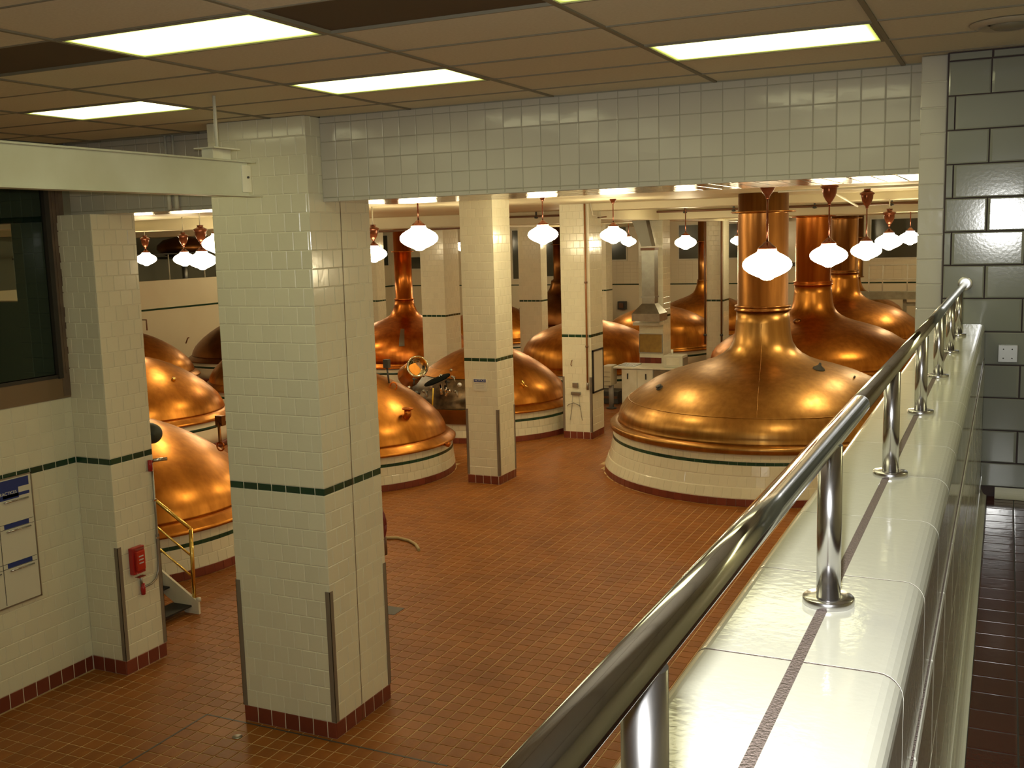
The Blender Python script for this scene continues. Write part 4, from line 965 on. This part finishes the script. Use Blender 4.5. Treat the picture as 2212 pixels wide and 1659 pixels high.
mc = thing('bench_instrument', 'boxy pale grey instrument on the right end of the counter', 'instrument', (-7.3, 24.95, 1.06))
G().box(-7.56, -7.08, 24.72, 25.2, 1.062, 1.36).build('case', mat('pale_grey', (.60, .60, .50), .4), mc, bevel=.02)
G().box(-7.48, -7.16, 24.708, 24.722, 1.12, 1.30).build('front_panel', M_WHITE, mc, bevel=.004)
G().tube([(-7.42, 25.0, 1.36), (-7.42, 25.0, 1.48)], .03, 10).build('knob', M_WHITE, mc)
G().box(-7.09, -7.06, 24.75, 25.15, 1.08, 1.30).build('side_plate', M_GUARD, mc)
dk = thing('low_crate', 'dark low crate on the floor behind the grey leg', 'crate', (-9.2, 25.6, 0))
G().box(-9.7, -8.95, 25.3, 25.9, 0, .32).build('crate_body', M_DARK, dk, bevel=.01)
G().box(-9.68, -8.97, 25.28, 25.3, .14, .20).build('slat', M_PIPE, dk)
spk = thing('wall_speaker', 'small dark square box on the far wall above the hood kettle', 'box', (-14.9, 42.9, 1.3))
G().box(-15.10, -14.74, 42.75, 42.98, 1.15, 1.50).build('case', M_DARK, spk, bevel=.02)
G().box(-15.02, -14.82, 42.70, 42.75, 1.22, 1.43).build('grille', M_PIPE, spk)

# steel gallery at the right end
gl = thing('steel_gallery', 'grey steel platform with thin railing before the far right wall', 'platform', (-3, 38.5, 1.9))
M_GST = mat('gallery_grey', (.36, .35, .26), .5, nscale=4, col2=(.26, .25, .18))
GQ = 38.25
G().box(-4.6, .95, GQ, GQ+.45, 1.89, 2.13).build('deck', M_GST, gl)
G().box(-4.6, .95, GQ-.04, GQ, 1.87, 1.95).build('toe_plate', M_GST, gl)
for x in (-4.31, -3.86, -3.06, -1.95, -.8): G().tube([(x, GQ+.05, 2.13 if x != -4.31 else 1.9), (x, GQ+.05, 3.05)], .022, 8).build('post', M_WHITE, gl)
for z in (3.05, 2.56): G().tube([(-4.31, GQ+.05, z), (.95, GQ+.05, z)], .022, 8).build('rail', M_WHITE, gl)
for x in (-3.13, .5): G().box(x-.06, x+.06, GQ+.1, GQ+.2, 0 if x > 0 else 1.25, 1.89).build('leg', M_GST, gl)
G().box(-3.07, -2.4, GQ+.12, GQ+.18, 1.64, 1.76).build('brace', M_GST, gl)
sgn = thing('exit_plate', 'small dark plate with a pale figure on the wall between the two necks', 'sign', (-7.8, 42.9, 2.8))
G().box(-7.95, -7.62, 42.93, 42.98, 2.90, 3.05).build('plate', M_DARK, sgn)
G().box(-7.80, -7.77, 42.92, 42.93, 2.93, 3.02).build('figure', M_INK, sgn)

# ------------------------------------------------------------------ stairs
st = thing('stairs', 'short white stair with black treads and brass rail by the front left kettle', 'stairs', (-9, 8.9, 0))
sl_ = .60
def sz(x): return (-8.53-x)*sl_
for y in (8.50, 9.17):
    prof = [(-8.515, .0), (-8.515, .15), (-8.57, .18), (-10.2, .18+1.63*sl_), (-10.2, -.02+1.5*sl_), (-8.72, .0)]
    G().prism(prof, (0, y+.03, 0), (1, 0, 0), (0, 0, 1), (0, -.03, 0)).build('stringer', M_WHITE, st)
for k in range(5):
    x = -8.62-k*.32; z = .10+k*.192
    tr = G().box(x-.29, x, 8.505, 9.168, z-.02, z).build('tread', M_BLACK, st)
rl = G()
pb_ = Vector((-8.60, 9.2, .12)); pt = Vector((-8.58, 9.2, 1.03))
G().tube([pb_, pt], .024, 14).build('rail_post', M_BRASS, st)
G().tube([pt+Vector((.0, 0, 0)), Vector((-10.1, 9.2, 1.03+1.52*.585))], .022, 14).build('handrail', M_BRASS, st)
G().tube([Vector((-8.60, 9.2, .70)), Vector((-10.1, 9.2, .70+1.5*.60))], .012, 10).build('mid_rail', M_BRASS, st)
G().tube([Vector((-8.60, 9.2, .44)), Vector((-10.1, 9.2, .44+1.5*.60))], .012, 10).build('mid_rail', M_BRASS, st)
G().tube([Vector((-10.1, 9.2, .9)), Vector((-10.1, 9.2, 1.92))], .022, 12).build('rail_post', M_BRASS, st)
G().lathe([(0, 0), (.03, 0), (.03, .04), (0, .05)], (-8.535, 9.2, .15), 12).build('foot_bolt', M_WHITE, st)

# hose on the floor and red valve wheel behind the big pillar
hs = G().tube([(-8.45, 12.45, .02), (-8.11, 12.63, .02), (-7.92, 12.70, .02), (-7.68, 12.63, .02), (-7.50, 12.50, .02), (-7.38, 12.36, .02), (-7.32, 12.28, .02)], .022, 12).build('hose', M_HOSE, loc=(-7.8, 12.5, 0))
tag(hs, 'short tan hose lying on the red floor right of the big pillar', 'hose')
hr = thing('hose_reel', 'dark red rim of a reel just past the right edge of the big pillar', 'hose reel', (-5.50, 8.06, 1.6))
cc = Vector((-5.505, 8.27, 1.63))
G().tube([cc+Vector((.215*math.cos(a), 0, .26*math.sin(a))) for a in [2*PI*i/32 for i in range(33)]], .016, 10).build('rim', mat('dark_red', (.18, .02, .015), .35), hr)
for a in (0, PI/3, 2*PI/3): G().tube([cc-Vector((.2*math.cos(a), 0, .24*math.sin(a))), cc+Vector((.2*math.cos(a), 0, .24*math.sin(a)))], .008, 8).build('spoke', MATS['dark_red'], hr)
G().lathe([(.0, 0), (.05, 0), (.05, .24), (0, .24)], (cc.x, 8.055, cc.z), 14, axis=(0, 1, 0)).build('hub', M_DARK, hr)
G().tube([cc+Vector((.2, 0, -.12)), cc+Vector((.19, .02, -.30))], .02, 10).build('nozzle', M_PIPE, hr)
print('tile objects', NOBJ[0], 'objects', len(bpy.data.objects))
